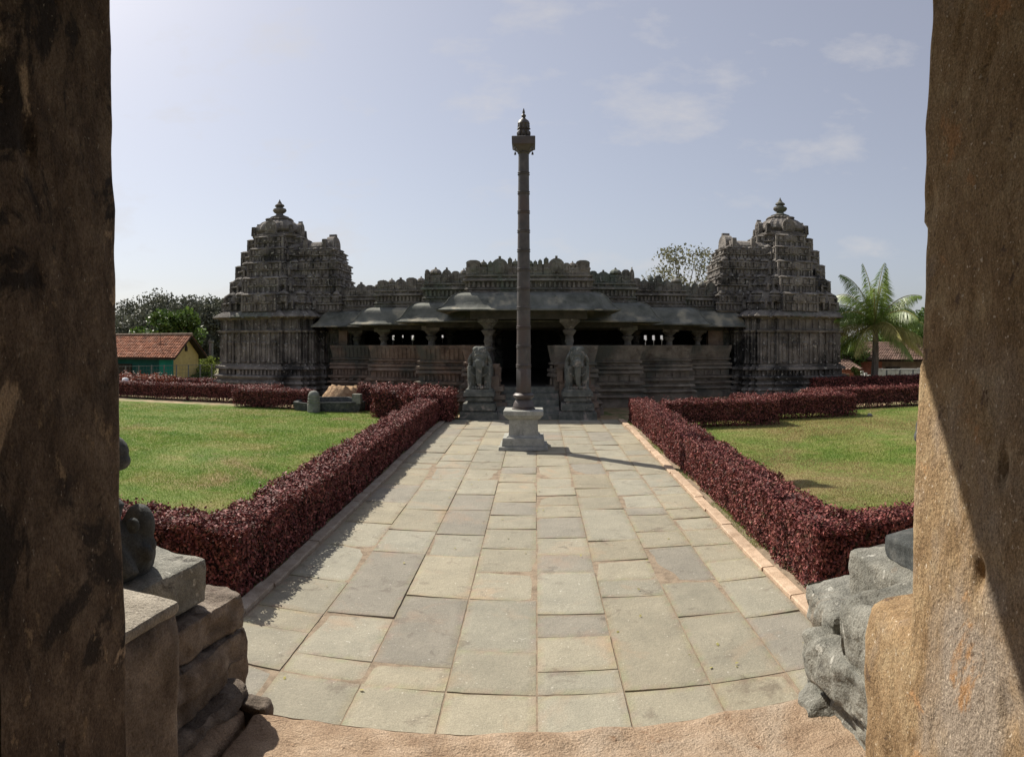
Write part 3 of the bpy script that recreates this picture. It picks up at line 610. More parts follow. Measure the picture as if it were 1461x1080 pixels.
def tower(cx, cy, side, dome_scale):
    """side: +1 when the projecting gable stands towards +X"""
    tw = MB(); w = 2.50; poly = stepped(cx, cy, w); zp = GZ + 1.42; ze = 3.93
    tw.loft(poly, [(G0 + (zp - G0) * a, b) for a, b in PLINTH])
    dentils(tw, poly, G0 + (zp - G0) * .665, G0 + (zp - G0) * .83, .10, .17, .10, .10)
    dentils(tw, poly, G0 + (zp - G0) * .41, G0 + (zp - G0) * .47, .27, .3, .2, .05)
    tw.loft(poly, [(zp, 0), (ze + .02, 0)])
    zm = 3.28
    pilasters(tw, poly, zp + .04, zm - .03, 0, .50, .075, .09, True)
    tw.loft(poly, [(zm - .03, .02), (zm - .02, .15), (zm + .07, .18), (zm + .10, .03)])
    pilasters(tw, poly, zm + .07, ze - .05, 0, .36, .10, .05)
    root = TEMPLE
    o1 = tw.obj('wall', M['tower_stone'], root)
    ev = MB(); ev.loft(poly, [(ze - .1, .02), (ze - .02, .12), (ze, .30), (ze + .04, .33), (ze + .08, .29), (ze + .16, .20), (ze + .24, .08), (ze + .3, .0)])
    dentils(ev, poly, ze - .02, ze + .05, .32, .55, .12, .06)
    ev.obj('tower_eave', M['temple_stone'], root)
    tr = MB()
    tiers = [(4.2, 5.02, 2.48, 2.32), (5.02, 5.78, 2.12, 1.98), (5.78, 6.52, 1.82, 1.68), (6.52, 7.2, 1.52, 1.40), (7.2, 7.78, 1.24, 1.15)]
    for ti, (za, zb, wa, wb) in enumerate(tiers):
        h = zb - za; pl = stepped(cx, cy, wa - .12)
        tr.loft(pl, [(za, .04), (za + h * .10, .05), (za + h * .12, 0), (za + h * .44, -.02), (za + h * .46, .09), (za + h * .52, .10), (za + h * .58, .0), (zb + .01, -.14)])
        dentils(tr, pl, za + h * .14, za + h * .42, 0, .16, .08, .07)
        for q in range(4):
            c, s_ = [(1, 0), (0, 1), (-1, 0), (0, -1)][q]; e = wa + .12; hb = .80 if ti < 4 else .68
            cb = [(cx + X_ * c - Y_ * s_, cy + X_ * s_ + Y_ * c) for X_, Y_ in ((-hb, -e), (hb, -e), (hb, -e + .9), (-hb, -e + .9))]
            tr.loft(cb, [(za - .003 * q, .0), (za + h * .40, -.01), (za + h * .43, .05), (za + h * .50, .06), (za + h * .53, .0), (za + h * .86, -.02), (za + h * .88, .05), (za + h * .94, .06), (zb + .02, -.05)])
            dentils(tr, cb, za + h * .02, za + h * .40, 0, .24, .10, .09); dentils(tr, cb, za + h * .55, za + h * .84, -.01, .30, .15, .10)
            for X_ in (-hb, hb, -.3, .3):
                p_ = Vector((cx + X_ * c + e * s_, cy + X_ * s_ - e * c)); w_ = .055 if abs(X_) > .5 else .04; tr.box(p_.x - w_, p_.x + w_, p_.y - w_, p_.y + w_, za + .004 * q, zb - h * .14, t=.01)
        # shrines: corners, intermediates, centres
        wk = wa * .27; hk = h * .66; zk = za + h * .52; w3 = wa - .50 * wa / 2.6 - .12
        for q in range(4):
            c, s_ = [(1, 0), (0, 1), (-1, 0), (0, -1)][q]
            rot = Matrix.Rotation(q * PI / 2, 4, 'Z')
            base = Matrix.Translation((cx, cy, zk)) @ rot
            kuta(tr, base @ Matrix.Translation((w3 - wk * .32, -w3 + wk * .32, 0)), wk, hk)
            kuta(tr, base @ Matrix.Translation((w3 * .56, -(wa - .30), 0)), wk * .8, hk * .95)
            kuta(tr, base @ Matrix.Translation((-w3 * .56, -(wa - .30), 0)), wk * .8, hk * .95)
            kudu(tr, base @ Matrix.Translation((0, -(wa + .13), -hk * .15)), .62, hk * .95, .10)
            # low relief uprights
            for x in (-wa * .62, -wa * .5, wa * .5, wa * .62):
                tr.box(x - .05, x + .05, -.06, .1, -h * .38, h * .1, base @ Matrix.Translation((0, -(wa - .16), 0)), .01)
    tr.obj('tower_tiers', M['tower_stone'], root)
    # dome
    dm = MB(); s = dome_scale
    zb = 7.76; pr = [(1.08, 0), (1.2, .05), (1.22, .14), (1.05, .2), (.92, .24), (.92, .30), (1.02, .34), (1.08, .42), (1.04, .56), (.92, .72), (.78, .84), (.62, .92), (.60, .96), (.66, .99), (.60, 1.05), (.38, 1.10), (.24, 1.14)]
    ribs = 24; v = []; f = []
    for j, (r_, z_) in enumerate(pr):
        for i in range(ribs * 2):
            a = 2 * PI * i / (ribs * 2); sqr = 1.0 / max(abs(cos(a)), abs(sin(a))) ** 0.45
            rr = r_ * s * sqr * (0.955 if (i % 2 and 5 < j < 14) else 1.0); v.append((cx + rr * cos(a), cy + rr * sin(a), zb + z_ * .98))
    n = ribs * 2
    for j in range(len(pr) - 1):
        for i in range(n): k = (i + 1) % n; f.append((j * n + i, j * n + k, (j + 1) * n + k, (j + 1) * n + i))
    f.append(tuple(range((len(pr) - 1) * n, len(pr) * n))); dm.add(v, f)
    for q in range(4):
        base = Matrix.Translation((cx, cy, zb + .18)) @ Matrix.Rotation(q * PI / 2, 4, 'Z')
        kudu(dm, base @ Matrix.Translation((0, -1.08 * s, 0)), .62, .66, .2)
        for sx in (-1, 1): 
            dm.box(-.1, .1, -.1, .1, 0, .42, base @ Matrix.Translation((sx * .95 * s, -.95 * s, -.05)), .02)
    dome = dm.obj('dome', M['tower_stone'], root)
    fn = MB(); zf = zb + 1.08
    fn.lathe([(.42, -.02), (.46, .04), (.30, .10), (.18, .16), (.17, .22), (.28, .28), (.34, .36), (.32, .44), (.18, .50), (.16, .54), (.24, .58), (.22, .64), (.12, .70), (.09, .76), (.04, .84), (.01, .92)], 14, (cx, cy, zf))
    fn.obj('finial', M['temple_stone'], dome, 40)
    # sukanasa: the gabled projection over the vestibule
    sk = MB()
    def rect(x0, x1, y0, y1): return [(min(x0, x1), y0), (max(x0, x1), y0), (max(x0, x1), y1), (min(x0, x1), y1)]
    for (za, zb_, ln, hw) in ((4.15, 5.0, 3.45, 1.30), (5.0, 5.8, 3.36, 1.22), (5.8, 6.55, 3.26, 1.15), (6.55, 7.1, 3.05, 1.05)):
        pl = rect(cx + side * .3, cx + side * ln, cy - hw, cy + hw); h = zb_ - za
        sk.loft(pl, [(za, 0), (za + h * .1, .07), (za + h * .14, 0), (za + h * .42, -.02), (za + h * .45, .10), (za + h * .52, .1), (za + h * .56, 0), (za + h * .8, 0), (za + h * .83, .08), (za + h * .9, .1), (zb_ + .01, -.08)])
        dentils(sk, pl, za + h * .14, za + h * .42, -.01, .17, .1, .07); dentils(sk, pl, za + h * .58, za + h * .8, -.01, .15, .08, .06)
        for k in range(6):
            x = cx + side * (1.2 + (ln - 1.4) * k / 5)
            if x * side < (cx + side * ln) * side: kuta(sk, Matrix.Translation((x, cy - hw + .05, za + h * .55)), .34, h * .62)
        kuta(sk, Matrix.Translation((cx + side * (ln - .08), cy - hw + .5, za + h * .6)), .4, h * .6)
        kuta(sk, Matrix.Translation((cx + side * (ln - .08), cy + .3, za + h * .6)), .4, h * .6)
    top = [(-1.0, 0), (1.0, 0), (1.02, .2), (.85, .36), (.5, .46), (0, .50), (-.5, .46), (-.85, .36), (-1.02, .2)]
    m = Matrix.Translation((cx + side * 1.0, cy, 7.05)) @ Matrix.Rotation(-side * PI / 2, 4, 'Z')
    ln = 1.75
    sk.prism(top, 0, -ln if False else ln, Matrix.Translation((cx + side * 1.0, cy, 7.05)) @ Matrix.Rotation(-PI / 2 * side, 4, 'Z'))
    kudu(sk, Matrix.Translation((cx + side * 2.72, cy, 7.02)) @ Matrix.Rotation(PI / 2, 4, 'Z'), 1.3, .86, .34)
    for k in (0.7, 1.6): sk.box(-.12, .12, -.16, .16, 0, .55, Matrix.Translation((cx + side * (1.0 + k), cy - .95, 7.0)), .03)
    sk.obj('gable', M['tower_stone'], root)
    return o1
TL = place(399, 33.0); TR = place(1113, 32.6)
tower(TL[0], TL[1], 1, 1.0); tower(TR[0], TR[1], -1, 1.0)

# ---- vestibules joining towers and hall (carved walls)
HX = -0.25
for side, (tx, ty) in ((1, TL), (-1, TR)):
    xe = HX - side * 8.3; x0, x1 = sorted((tx + side * 1.6, xe)); yf = 30.35
    pl = [(x0, yf), (x1, yf), (x1, ty + 2.2), (x0, ty + 2.2)]
    ve = MB(); zp = GZ + 1.42
    ve.loft(pl, [(G0 + (zp - G0) * a, b * .95) for a, b in PLINTH]); dentils(ve, pl, G0 + (zp - G0) * .665, G0 + (zp - G0) * .83, .10, .17, .10, .09)
    ve.loft(pl, [(zp, 0), (3.95, 0)]); pilasters(ve, pl, zp + .04, 3.25, 0, .50, .075, .09, True); ve.loft(pl, [(3.25, .02), (3.26, .14), (3.33, .16), (3.35, .02)])
    pilasters(ve, pl, 3.35, 3.88, 0, .28, .1, .09)
    ve.obj('wall', M['temple_stone'], TEMPLE)
    vp = MB(); vp.loft(pl, [(3.83, .0), (3.91, .36), (3.96, .38), (4.1, .2), (4.2, .02), (4.3, 0), (4.32, .14), (4.4, .14), (4.42, 0), (4.75, 0), (4.77, .12), (4.86, .12), (4.88, .0), (5.0, 0)])
    dentils(vp, pl, 4.44, 4.74, 0, .16, .09, .07)
    n = int((x1 - x0) / .42)
    for k in range(n + 1):
        x = x0 + .2 + (x1 - x0 - .4) * k / max(1, n); (kuta if k % 2 else kudu)(vp, Matrix.Translation((x, yf + .12, 5.0)), .42, .5, .22)
    vp.obj('parapet', M['temple_stone'], TEMPLE)

# ---- pillared hall
BAYS = [(2.05, 22.45), (3.95, 25.0), (6.4, 27.5), (8.72, 29.6)]      # half width, front face
ZF = 1.32; YB = 38.0
fl = MB()
for i, (hw, y) in enumerate(BAYS):
    y2 = BAYS[i + 1][1] - .003 if i < 3 else YB
    fl.box(HX - hw + .22, HX + hw - .22, y + .2 + i * .0, y2 + .2, G0, ZF)
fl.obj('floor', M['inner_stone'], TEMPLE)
SEAT = [(G0, .40), (.62, .40), (.63, .30), (.70, .30), (.78, .40), (.86, .32), (.88, .18), (.98, .18), (1.0, .34), (1.09, .31), (1.11, .14), (1.21, .14), (1.23, .30), (1.33, .30), (1.35, .12), (1.62, .12),
        (1.64, .26), (1.74, .22), (1.78, .14), (1.80, .24), (1.90, .24), (1.92, .10), (2.02, .10), (2.04, .20), (2.10, .20), (2.12, .12), (2.60, .22), (2.68, .23), (2.69, .02)]
mat_seat_r = None
def seat_wall(pts, k):
    """outer polyline (walls run left to right / back to front), 0.35 m thick"""
    P = [Vector(p) for p in pts]; n = len(P); inner = []
    for i in range(n):
        e = []
        if i > 0: e.append((P[i] - P[i - 1]).normalized())
        if i < n - 1: e.append((P[i + 1] - P[i]).normalized())
        ns = [Vector((d.y, -d.x)) for d in e]
        s = sum(ns, Vector((0, 0))); d = s / (1 + ns[0].dot(ns[1])) if len(ns) > 1 else s
        inner.append(P[i] - d * 0.34)
    poly = [tuple(p) for p in P] + [tuple(p) for p in reversed(inner)]
    mb = MB(); mb.loft(poly, SEAT)
    xe = HX + .86
    if k: mb.v = [(max(vx, xe - .01), vy, vz) if vy < 22.9 else (vx, vy, vz) for vx, vy, vz in mb.v]
    vis = lambda a, d, nrm: nrm.y < -.5 or abs(nrm.x) > .5
    if k == 0: dentils(mb, [tuple(p) for p in poly], 1.37, 1.60, .12, .15, .075, .07, vis)
    else: dentils(mb, [tuple(p) for p in poly], 1.37, 1.60, .12, .34, .16, .05, vis)
    for a, d, nrm, ln in edges_of(poly[:n]):
        if ln > 30: continue
        if (a - P[-1]).length < .01: continue
        m0 = int(ln / .17) if k == 0 else 0
        for q in range(m0):      # slanted little balusters of the seat back
            t = ln * (q + .5) / m0; m = frame(a, d, nrm, t, 0, 0)
            v = [(-.05, -.13, 2.14), (.05, -.13, 2.14), (.05, -.225, 2.56), (-.05, -.225, 2.56)]
            vv = v + [(x, y + .05, z) for x, y, z in v]
            mb.add([(x, y - .022, z) for x, y, z in v] + [(x, y + .03, z) for x, y, z in v], [(0, 1, 2, 3), (4, 7, 6, 5), (0, 4, 5, 1), (1, 5, 6, 2), (2, 6, 7, 3), (3, 7, 4, 0)], m)
            if q % 2 == 0: mb.box(-.09, .09, -.34, -.24, 1.12, 1.2, m)
    dentils(mb, poly, 1.93, 2.01, .10, .22, .12, .06, vis)
    o = mb.obj('seat_wall', M['seat_stone'] if k == 0 else M['seat_grey'], TEMPLE); return o
def sidepts(sgn):
    pts = []
    for i in range(3, -1, -1):
        hw, y = BAYS[i]
        if i == 3: pts += [(HX - hw, YB - 6)]
        else: pts += [(HX - hw, BAYS[i + 1][1])]
        pts += [(HX - hw, y)]
    if sgn < 0: pts[-1] = (HX - BAYS[0][0], 23.3)
    else: pts += [(HX - 0.86, 22.45)]
    if sgn > 0: pts = [(2 * HX - x, y) for x, y in reversed(pts)]
    return pts
seat_wall(sidepts(-1), 0); seat_wall(sidepts(1), 1)
# ---- eaves with a curved back, one per bay
def rectp(x0, x1, y0, y1): return [(x0, y0), (x1, y0), (x1, y1), (x0, y1)]
for i, (hw, y) in enumerate(BAYS):
    zt, zl = (4.42, 3.84) if i == 0 else (4.27 - .015 * i, 3.57 - .012 * i); e = MB(); pj = .78
    pl = rectp(HX - hw, HX + hw, y, BAYS[i + 1][1] + 1.2 if i < 3 else YB - 1)
    q = []
    for k in range(9):
        a = k / 8; q.append((zt - (zt - zl) * (a ** 2.0 * .92 + .0) - (zt - zl) * .08 * a, pj * (.04 + .96 * sin(a * PI / 2) ** 1.0) if False else pj * (1 - (1 - a) ** 1.35)))
    hh = zt - zl
    q = [(zt, 0), (zt + .005, .10), (zt - hh * .03, .22), (zt - hh * .10, .33), (zt - hh * .21, .43), (zt - hh * .36, .515), (zt - hh * .54, .585), (zt - hh * .71, .655), (zt - hh * .85, .735), (zt - hh * .95, .83), (zl, .90), (zl - .045, .90), (zl - .04, .80), (zl + .02, .62), (zl + .12, .3), (zl + .14, -.3)]
    e.loft(pl, q)
    for sx in (-1, 1):
        c = Vector((HX + sx * hw, y)); dd = Vector((sx, -1)); rp_ = [(c.x + dd.x * o, c.y + dd.y * o, z + .006) for z, o in q[:11]]
        e.tube(rp_, .022, 5)
    e.obj('eave', M['eave_stone'], TEMPLE, 35)
# beams above the pillars
bm_ = MB()
for i, (hw, y) in enumerate(BAYS):
    zb = 3.5 if i else 3.72; y2 = BAYS[i + 1][1] if i < 3 else YB
    bm_.box(HX - hw + .1, HX + hw - .1, y + .12 + .01 * i, y + .5 + .01 * i, zb - .16, zb + .2)
    for sx in (-1, 1): bm_.box(*(sorted((HX + sx * (hw - .12), HX + sx * (hw - .5)))), y + .5, y2 + .3, zb - .155 + .002 * i, zb + .2)
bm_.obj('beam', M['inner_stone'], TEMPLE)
rf = MB()
for i, (hw, y) in enumerate(BAYS):
    rf.box(HX - hw + .15, HX + hw - .15, y + .15, (BAYS[i + 1][1] + .148 if i < 3 else YB), 3.72 + .003 * i, 4.9 + .003 * i)
rf.obj('roof', M['temple_stone'], TEMPLE)
# ---- parapets
rr = random.Random(21)
for i, (hw, y) in enumerate(BAYS):
    zb = 4.34 if i == 0 else 4.2; zt = 5.02 - (.0 if i == 0 else .03 * i); p = MB(); hw2 = hw - (.0 if i == 0 else .05)
    pl = rectp(HX - hw2, HX + hw2, y + .06, y + .9)
    if i < 3: pl = rectp(HX - hw2, HX + hw2, y + .06, BAYS[i + 1][1] + .5)
    h = zt - zb
    p.loft(pl, [(zb, .02), (zb + h * .1, .10), (zb + h * .16, .10), (zb + h * .18, .0), (zb + h * .28, .0), (zb + h * .30, .09), (zb + h * .36, .05), (zb + h * .38, -.02), (zb + h * .68, -.02), (zb + h * .70, .14), (zb + h * .80, .12), (zb + h * .83, .0), (zb + h * .92, .0), (zb + h * .93, .08), (zt, .08)])
    dentils(p, pl, zb + h * .39, zb + h * .68, -.02, .155, .09, .09); dentils(p, pl, zb + h * .18, zb + h * .28, .0, .24, .12, .05)
    dentils(p, pl, zb + h * .83, zb + h * .92, .0, .3, .1, .06)
    p.obj('parapet', M['temple_stone'], TEMPLE)
    a = MB(); ht = .50
    a.box(HX - hw2 + .12, HX + hw2 - .12, y + .12, y + .34, zt - .02, zt + .36); [a.box(*sorted((HX + sx * (hw2 - .24), HX + sx * (hw2 - .06))), y + .20, (BAYS[i + 1][1] if i < 3 else y + .8), zt - .021, zt + .34) for sx in (-1, 1)]
    if i == 0:
        row = [(-1.84, 's', .50, 1.0), (-1.50, 'q', .24, .95), (-1.27, 'b', .18, .85), (-.96, 'k', .56, 1.22), (-.62, 'b', .16, 1.22), (-.44, 'q', .22, 1.0), (-.22, 's', .26, .95), (.02, 'q', .24, 1.02), (.22, 'b', .16, .9), (.38, 'b', .16, 1.02), (.58, 'b', .18, 1.22), (.92, 'k', .56, 1.24), (1.26, 's', .22, .8), (1.46, 'q', .24, .86), (1.80, 's', .48, .98)]
        for x, kind, w, hk_ in row:
            m = Matrix.Translation((HX + x, y + .16, zt))
            if kind == 'k': kudu(a, m, w, ht * hk_, .2)
            elif kind == 's': shala(a, m, w, ht * hk_, .24)
            elif kind == 'q': kuta(a, m, w * 1.1, ht * hk_, .24)
            else: a.box(-w / 2, w / 2, -.12, .1, 0, ht * hk_ * .86, m, .01); a.box(-w * .4, w * .4, -.15, .1, ht * hk_ * .3, ht * hk_ * .4, m, .01); kudu(a, m @ Matrix.Translation((0, 0, ht * hk_ * .62)), w * .9, ht * .42, .2)
    else:
        x0 = BAYS[i - 1][0] - .1
        for sx in (-1, 1):
            x = x0; k = 0
            while x < hw2 - .1:
                w = rr.choice([.30, .38, .26, .46, .34]); w = min(w, hw2 - x); m = Matrix.Translation((HX + sx * (x + w / 2), y + .2, zt)); hh = ht * rr.uniform(.86, 1.22)
                c = rr.random()
                if sx > 0 and i == 2 and x < x0 + .2: a.box(-w * .5, w * .5, -.12, .12, 0, ht * 1.15, m, .01)
                elif (k + (sx > 0)) % 3 == 0: kudu(a, m, w * 1.02, hh * 1.05, .2)
                elif (k + (sx > 0)) % 3 == 1: kuta(a, m, w * .98, hh * 1.05, .3)
                else: shala(a, m, w * .98, hh, .24)
                x += w; k += 1
    # side returns
    y2 = BAYS[i + 1][1] if i < 3 else y + .8
    for sx in (-1, 1):
        yy = y + .75
        while yy < y2 - .1:
            m = Matrix.Translation((HX + sx * (hw2 - .14), yy, zt)) @ Matrix.Rotation(sx * PI / 2, 4, 'Z')
            (kudu if int(yy * 3) % 2 else kuta)(a, m, .42, ht * rr.uniform(.8, 1), .22); yy += .46
    a.obj('parapet_ornament', M['temple_stone'], TEMPLE)
# ---- hall pillars
def pillar(x, y, zc, s=.8, z0=ZF):
    p = MB(); h = zc - z0
    p.box(x - .24 * s, x + .24 * s, y - .24 * s, y + .24 * s, z0, z0 + h * .30)
    p.lathe([(.22, .30), (.19, .33), (.25, .37), (.27, .42), (.20, .47), (.17, .50), (.26, .53), (.28, .55), (.17, .58), (.155, .62), (.20, .66), (.17, .69), (.16, .74), (.24, .78), (.30, .82), (.18, .84), (.22, .87), (.36, .92), (.42, .94)], 16, (x, y, 0), Matrix.Translation((x, y, z0)) @ Matrix.Diagonal((s, s, h, 1)) @ Matrix.Translation((-x, -y, 0)))
    p.box(x - .42 * s, x + .42 * s, y - .42 * s, y + .42 * s, z0 + h * .935, z0 + h + .03)
    p.obj('pillar', M['temple_stone'], TEMPLE, 35)
for x, y, z in ((-1.62, 22.95, 3.60), (1.12, 22.95, 3.60), (-3.95, 25.5, 3.38), (3.45, 25.5, 3.38), (-6.38, 28.0, 3.38), (5.55, 28.0, 3.38), (-8.15, 30.2, 3.38), (7.3, 30.2, 3.38),
                (-1.9, 29, 3.6), (1.4, 29, 3.6), (-4.2, 33, 3.5), (4.6, 31, 3.5), (-1.9, 34.5, 3.6), (1.4, 34.5, 3.6)): pillar(x, y, z)
for q in ((-8.95, -8.55), (7.75, 8.45)): pr_ = MB(); pr_.box(*q, 29.95, 30.35, 2.6, 3.45); pr_.obj('pier', M['seat_stone'], TEMPLE)
# back wall with the small openings where daylight shows through
bw = MB(); holes = []
for px in (559, 573, 588, 619.5, 631.5, 908.5, 921, 933, 945): holes.append((place(px, 38.6)[0], (.10 if px not in (573, 619.5, 631.5) else .07), px))
holes.sort(); xs = -9.2; zlo, zhi = 2.55, 3.42
bw.box(-9.2, 8.9, YB, YB + .4, G0, zlo); bw.box(-9.2, 8.9, YB, YB + .4, zhi, 4.8)
for hx, hwid, px in holes:
    lo = 2.66 if hwid > .08 else 2.80
    bw.box(xs, hx - hwid, YB, YB + .4, zlo, zhi)
    # vase-shaped gap: ledges fill the lower corners
    bw.box(hx - hwid, hx - hwid * .35, YB + .002, YB + .398, zlo, lo + .32); bw.box(hx + hwid * .4, hx + hwid, YB + .002, YB + .398, zlo, lo + .30)
    bw.box(hx - hwid * .35, hx + hwid * .4, YB + .002, YB + .398, zlo, lo); bw.box(hx - hwid, hx + hwid, YB + .002, YB + .398, lo + .58 if hwid > .08 else lo + .45, zhi)
    xs = hx + hwid
bw.box(xs, 8.9, YB, YB + .4, zlo, zhi)
for sx in (-9.25, 8.45): bw.box(sx, sx + .3, 31.5, YB + .0, G0, 4.8)
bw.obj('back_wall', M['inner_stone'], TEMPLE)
# ---- entrance steps and flanking blocks
st = MB(); xs0, xs1 = -1.22, .72
for k in range(5):
    st.box(xs0, xs1, 20.75 + k * .36, 22.7, GZ - .02 + (0 if k == 0 else .18 * k - .02), GZ + .18 * (k + 1), t=.006)
st.obj('steps', M['carved_grey'], TEMPLE)
for sx in (-1, 1):
    fb = MB()
    x0, x1 = (xs0 - .62, xs0) if sx < 0 else (xs1, xs1 + .62)
    xa, xb = sorted((HX + sx * .98, HX + sx * 1.9))
    fb.box(xa + .02, xb, 21.75, 22.35, GZ, 1.5); pilasters(fb, rectp(xa + .02, xb, 21.75, 22.35), 1.52, 1.98, 0, .2, .1, .08)
    fb.box(xa + .05, xb - .03, 21.79, 22.3, 1.5, 2.0); fb.box(xa - .03, xb + .04, 21.68, 22.36, 1.98, 2.08)
    x2 = xb + .02
    for (za, zb_, o) in ((GZ, .66, .34), (.66, .74, .2), (.74, .9, .3), (.9, .98, .14), (.98, 1.12, .24), (1.12, 1.24, .08), (1.24, 1.4, .18), (1.4, 1.7, .05)):
        fb.box(x2 - .6, x2 + o, 21.35 - o * .5, 22.2, za + .001, zb_, t=.012)
    fb.obj('step_balustrade', M['seat_stone'], TEMPLE)

# ------------------------------------------------------------------ elephants on stacked pedestals
def remesh(o, vs):
    m = o.modifiers.new('Remesh', 'REMESH'); m.mode = 'VOXEL'; m.voxel_size = vs; m.use_smooth_shade = True
    return o
def elephant(x, y, label, s=1.0):
    root = empty('elephant_statue', (x, y, GZ), label, 'statue', 'carved elephants beside the temple steps')
    p = MB()
    for za, zb_, hw, dp in ((0, .24, .58, .62), (.24, .30, .46, .5), (.30, .50, .50, .54), (.50, .58, .36, .4), (.58, .68, .42, .46), (.68, .72, .36, .4), (.72, .86, .47, .52), (.86, .93, .42, .46)):
        p.box(x - hw, x + hw, y - dp * .9, y + dp * 1.3, GZ + za - (.03 if za == 0 else 0), GZ + zb_ + .001, t=.018)
    p.obj('pedestal', M['elephant_stone'], root)
    z = GZ + .92; b = MB()
    b.ell((x, y + .42, z + .66), (.38, .58, .56)); b.ell((x, y + .12, z + .70), (.36, .30, .56)); b.ell((x, y + .2, z + .95), (.31, .3, .34))
    b.ell((x, y - .10, z + 1.03), (.25, .26, .30)); b.ell((x, y - .2, z + .95), (.19, .2, .24))
    b.ell((x - .09, y - .10, z + 1.22), (.14, .18, .11)); b.ell((x + .09, y - .10, z + 1.22), (.14, .18, .11))
    b.tube([(x, y - .30, z + 1.02), (x, y - .40, z + .86), (x, y - .43, z + .62), (x, y - .42, z + .36), (x + .02, y - .42, z + .16), (x + .07, y - .44, z + .07), (x + .14, y - .44, z + .08)], [.15, .125, .098, .082, .068, .058, .045], 12)
    for sx in (-1, 1):
        b.tube([(x + sx * .23, y - .08, z + .7), (x + sx * .25, y - .14, z + .35), (x + sx * .25, y - .15, z + .08), (x + sx * .25, y - .17, z - .02)], [.15, .12, .105, .13], 12)
        b.tube([(x + sx * .22, y + .72, z + .6), (x + sx * .23, y + .76, z + .3), (x + sx * .23, y + .76, z - .02)], [.17, .13, .13], 12)
        b.tube([(x + sx * .11, y - .30, z + .86), (x + sx * .14, y - .40, z + .76), (x + sx * .13, y - .46, z + .70)], [.05, .04, .025], 8)
    for sx in (-1, 1):
        e = MB(); m = Matrix.Rotation(sx * R(18), 4, 'Y') @ Matrix.Rotation(sx * R(-20), 4, 'Z')
        e.ell((x + sx * .265, y - .02, z + .93), (.075, .17, .20), m=m.inverted())
        e.ell((x + sx * .29, y - .08, z + .74), (.05, .10, .12), m=m.inverted())
        remesh(e.obj('ear', M['elephant_stone'], root), .018)
    d = b                                                   # carved harness: garland, bells, forehead band
    for k in range(15):
        a = PI * k / 14; d.ell((x + .27 * cos(a), y - .27 - .05 * sin(a), z + .62 - .22 * sin(a)), (.032, .03, .035), 6, 4)
    for k in range(9):
        a = PI * k / 8; d.ell((x + .2 * cos(a), y - .33, z + 1.10 + .10 * sin(a)), (.02, .02, .022), 6, 4)
    for sx in (-1, 1):
        for k in range(5): d.ell((x + sx * (.10 + .02 * k), y - .335 + .012 * k, z + 1.06 - .045 * k), (.018, .02, .022), 6, 4)
        d.ell((x + sx * .12, y - .345, z + .98), (.03, .02, .022), 8, 6)
        d.tube([(x + sx * .25, y - .30, z + .10), (x + sx * .25, y - .285, z + .20)], .035, 6)
    for k in range(7): d.ell((x - .27 + .09 * k, y - .30, z + .05), (.05, .05, .07), 6, 4)
    remesh(b.obj('body', M['elephant_stone'], root), .0135)
    return root
elephant(-1.74, 20.95, 'carved stone elephant on a stepped pedestal left of the temple entrance')
elephant(1.26, 20.95, 'carved stone elephant on a stepped pedestal right of the temple entrance')

